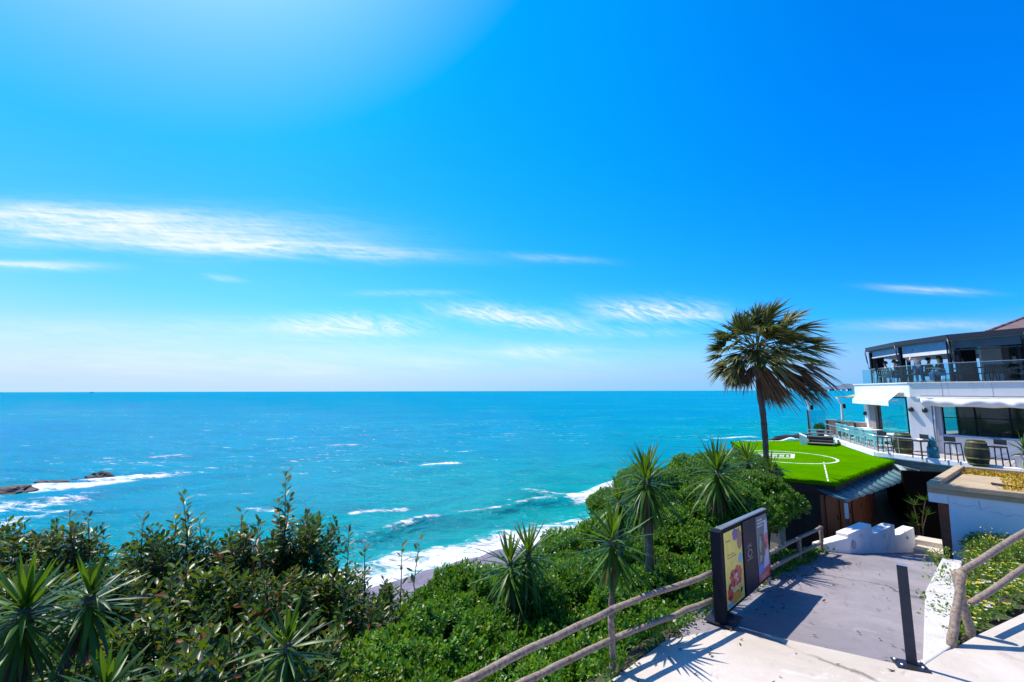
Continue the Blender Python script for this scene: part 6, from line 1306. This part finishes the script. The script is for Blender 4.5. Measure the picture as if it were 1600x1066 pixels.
        np_mesh('foliage', *cat_geo(parts), L_FICUS, t); mb.build('stems', M_STEM, t, smooth=True, local=True)
build_ficus()

def build_wildflowers():
    rng = np.random.default_rng(31)
    def cover(n, xr, yr, test, zfun, hmax, name, label_, sizes=(0.03, 0.07), per=7):
        x, y = rng.uniform(*xr, n), rng.uniform(*yr, n); ok = test(x, y); x, y = x[ok], y[ok]; n = len(x); z = zfun(x, y); geo = []
        clump = 0.55 + 0.45 * np.sin(x * 3.1 + 1) * np.cos(y * 2.7)
        for j in range(per):
            h = hmax * rng.uniform(0.1, 1, n) * clump; d = nrm(np.stack([rng.normal(0, 0.7, n), rng.normal(0, 0.7, n), rng.uniform(0.1, 0.9, n)], 1)); L = rng.uniform(*sizes, n)
            b = np.stack([x + rng.normal(0, 0.05, n), y + rng.normal(0, 0.05, n), z + h], 1); geo.append(strips(b, d, nrm(np.cross(d, rng.normal(size=(n, 3)))), L, L * 0.3, [(0, 0.2), (0.5, 1), (1, 0.1)], np.zeros((n, 3))))
        return x, y, z, clump, geo
    x, y, z, cl, geo = cover(9500, (6.3, 15), (6.7, 13.3), in_bank, bank_z, 0.22, '', '')
    o = np_mesh('ground_cover', *cat_geo(geo), L_WEED); tag(o, 'green weeds covering the bank behind the right fence', 'weeds', kind='stuff')
    for nm, m_, cnt, lab in (('yellow_flowers', M_YFLOWER, 420, 'yellow wildflowers among the weeds on the right bank'), ('white_flowers', M_WFLOWER, 330, 'small white wildflowers among the weeds on the right bank')):
        i = rng.choice(len(x), cnt); near = np.exp(-((x[i] - 8.4) ** 2 + (y[i] - 8.6) ** 2) / 6.0); i = i[rng.uniform(0, 1, cnt) < near + 0.15]; n = len(i); geo = []
        c = np.stack([x[i], y[i], z[i] + 0.24 * cl[i] + 0.04], 1)
        for j in range(6): a = j * math.pi / 3; d = nrm(np.stack([np.full(n, math.cos(a)), np.full(n, math.sin(a)), np.full(n, 0.35)], 1) + rng.normal(0, 0.15, (n, 3))); geo.append(strips(c, d, nrm(np.cross(d, [0, 0, 1.0])), 0.028, 0.012, [(0, 0.5), (0.6, 1), (1, 0.5)], np.zeros((n, 3))))
        o = np_mesh(nm, *cat_geo(geo), m_); tag(o, lab, 'flowers', kind='stuff')
    # weeds creeping over the kerb and along the left fence foot
    def kerb_test(x, y): s = (x - 6.2) * (10.3 - 6.6) - (y - 6.6) * (10.0 - 6.2); return (s > -1.7) & (s < 0.6) & (y > 7.5)
    xx, yy, zz, c2, g2 = cover(260, (6.3, 10.2), (7.0, 10.4), kerb_test, lambda x, y: x * 0 + 0.02, 0.16, '', '', (0.03, 0.07), 7); o = np_mesh('creeping_weeds', *cat_geo(g2), L_WEED); tag(o, 'low pale weeds creeping over the white kerb', 'weeds', kind='stuff')
    def ftest(x, y): w, t = wt(x, y); return (w > -0.12) & (w < 0.9) & (t > -4) & (t < 10.5)
    xx, yy, zz, c2, g2 = cover(9000, (-2, 9), (3, 13), ftest, lambda x, y: np.maximum(ramp_z(x, y), -1) - 0.02 - 0.3 * np.maximum(wt(x, y)[0] - 0.2, 0), 0.22, '', '', (0.04, 0.09), 7); o = np_mesh('fence_weeds', *cat_geo(g2), L_PITTO); tag(o, 'green weeds growing along the foot of the left log fence', 'weeds', kind='stuff')
    # wispy plants against the blue wall
    for k, (px, py, d, h, lab) in enumerate(((1552, 868, 10.3, 0.75, 'wispy yellowish fennel plant against the whitewashed wall'), (1592, 850, 10.0, 0.6, 'leafy green plant against the wall at the right edge'), (1470, 905, 10.4, 0.45, 'yellow flowered weed hanging over the far kerb end'))):
        p = atd(px, py, d); p.z = bank_z(p.x, p.y) - 0.02; t = thing('fennel_plant', lab, 'plant', tuple(p)); mb = MB(); geo = []
        for s in range(9):
            a = rng.uniform(0, 6.28); tip = np.array([0.3 * math.cos(a) * rng.uniform(0.3, 1), 0.3 * math.sin(a) * rng.uniform(0.3, 1), h * rng.uniform(0.6, 1.05)]); mb.tube([(0, 0, 0), tuple(tip * [0.5, 0.5, 0.6]), tuple(tip)], [0.008, 0.006, 0.003], 5)
            n = 26; f = rng.uniform(0.4, 1, n); b = tip[None] * f[:, None] ** np.array([1.4, 1.4, 1]); d_ = nrm(rng.normal(size=(n, 3)) + [0, 0, 0.5]); geo.append(strips(b, d_, nrm(np.cross(d_, rng.normal(size=(n, 3)))), rng.uniform(0.05, 0.13, n), 0.006, [(0, 0.6), (0.5, 1), (1, 0.2)], np.zeros((n, 3))))
        np_mesh('foliage', *cat_geo(geo), L_WEED, t); mb.build('stems', mat('green_stem', (0.16, 0.2, 0.05), 0.7, 0.1, 5), t, local=True)
        n = 40; c = rng.normal(0, 0.13, (n, 3)) + [0, 0, h * 0.85]; dd = unit_rand(n, rng); fh = np_mesh('flower_heads', *strips(c, dd, nrm(np.cross(dd, rng.normal(size=(n, 3)))), 0.03, 0.012, [(0, 0.6), (0.5, 1), (1, 0.5)], np.zeros((n, 3))), M_YFLOWER, t); fh['kind'] = 'stuff'
build_wildflowers()

def build_litter():
    rng = np.random.default_rng(77)
    def lit(n, poly_test, zf, m_, name, lab, xr, yr):
        x, y = rng.uniform(*xr, n * 6), rng.uniform(*yr, n * 6); ok = poly_test(x, y); x, y = x[ok][:n], y[ok][:n]; n = len(x); a = rng.uniform(0, 6.28, n)
        d = nrm(np.stack([np.cos(a), np.sin(a), rng.uniform(0, 0.25, n)], 1)); sd = nrm(np.stack([-np.sin(a), np.cos(a), rng.normal(0, 0.25, n)], 1)); b = np.stack([x, y, zf(x, y) + 0.008], 1)
        o = np_mesh(name, *strips(b, d, sd, rng.uniform(0.03, 0.09, n), rng.uniform(0.008, 0.02, n), [(0, 0.2), (0.5, 1), (1, 0.1)], np.zeros((n, 3)) + [0, 0, 0.01], 0.2), m_); tag(o, lab, 'leaf litter', kind='stuff')
    def near_fence(x, y): w, t = wt(x, y); return (w < 0.1) & (w > -0.25 - 1.1 * rng.uniform(0, 1, len(x)) ** 4) & (t > -2) & (t < 10)
    lit(420, near_fence, lambda x, y: ramp_z(x, y), L_DEAD, 'leaf_litter', 'dry brown leaves scattered along the left fence foot', (0, 9), (4.5, 13))
    def anyw(x, y): w, t = wt(x, y); return (w < -0.2) & ((y - 6.22) * 2.28 - (x - 5.52) * 2.2 > 0.3) | ((w < -0.2) & (y < 6.0))
    lit(110, anyw, lambda x, y: ramp_z(x, y), L_DEAD, 'leaf_litter', 'a few dry leaves blown across the ramp and landing', (2, 9), (4.8, 11.5))
build_litter()
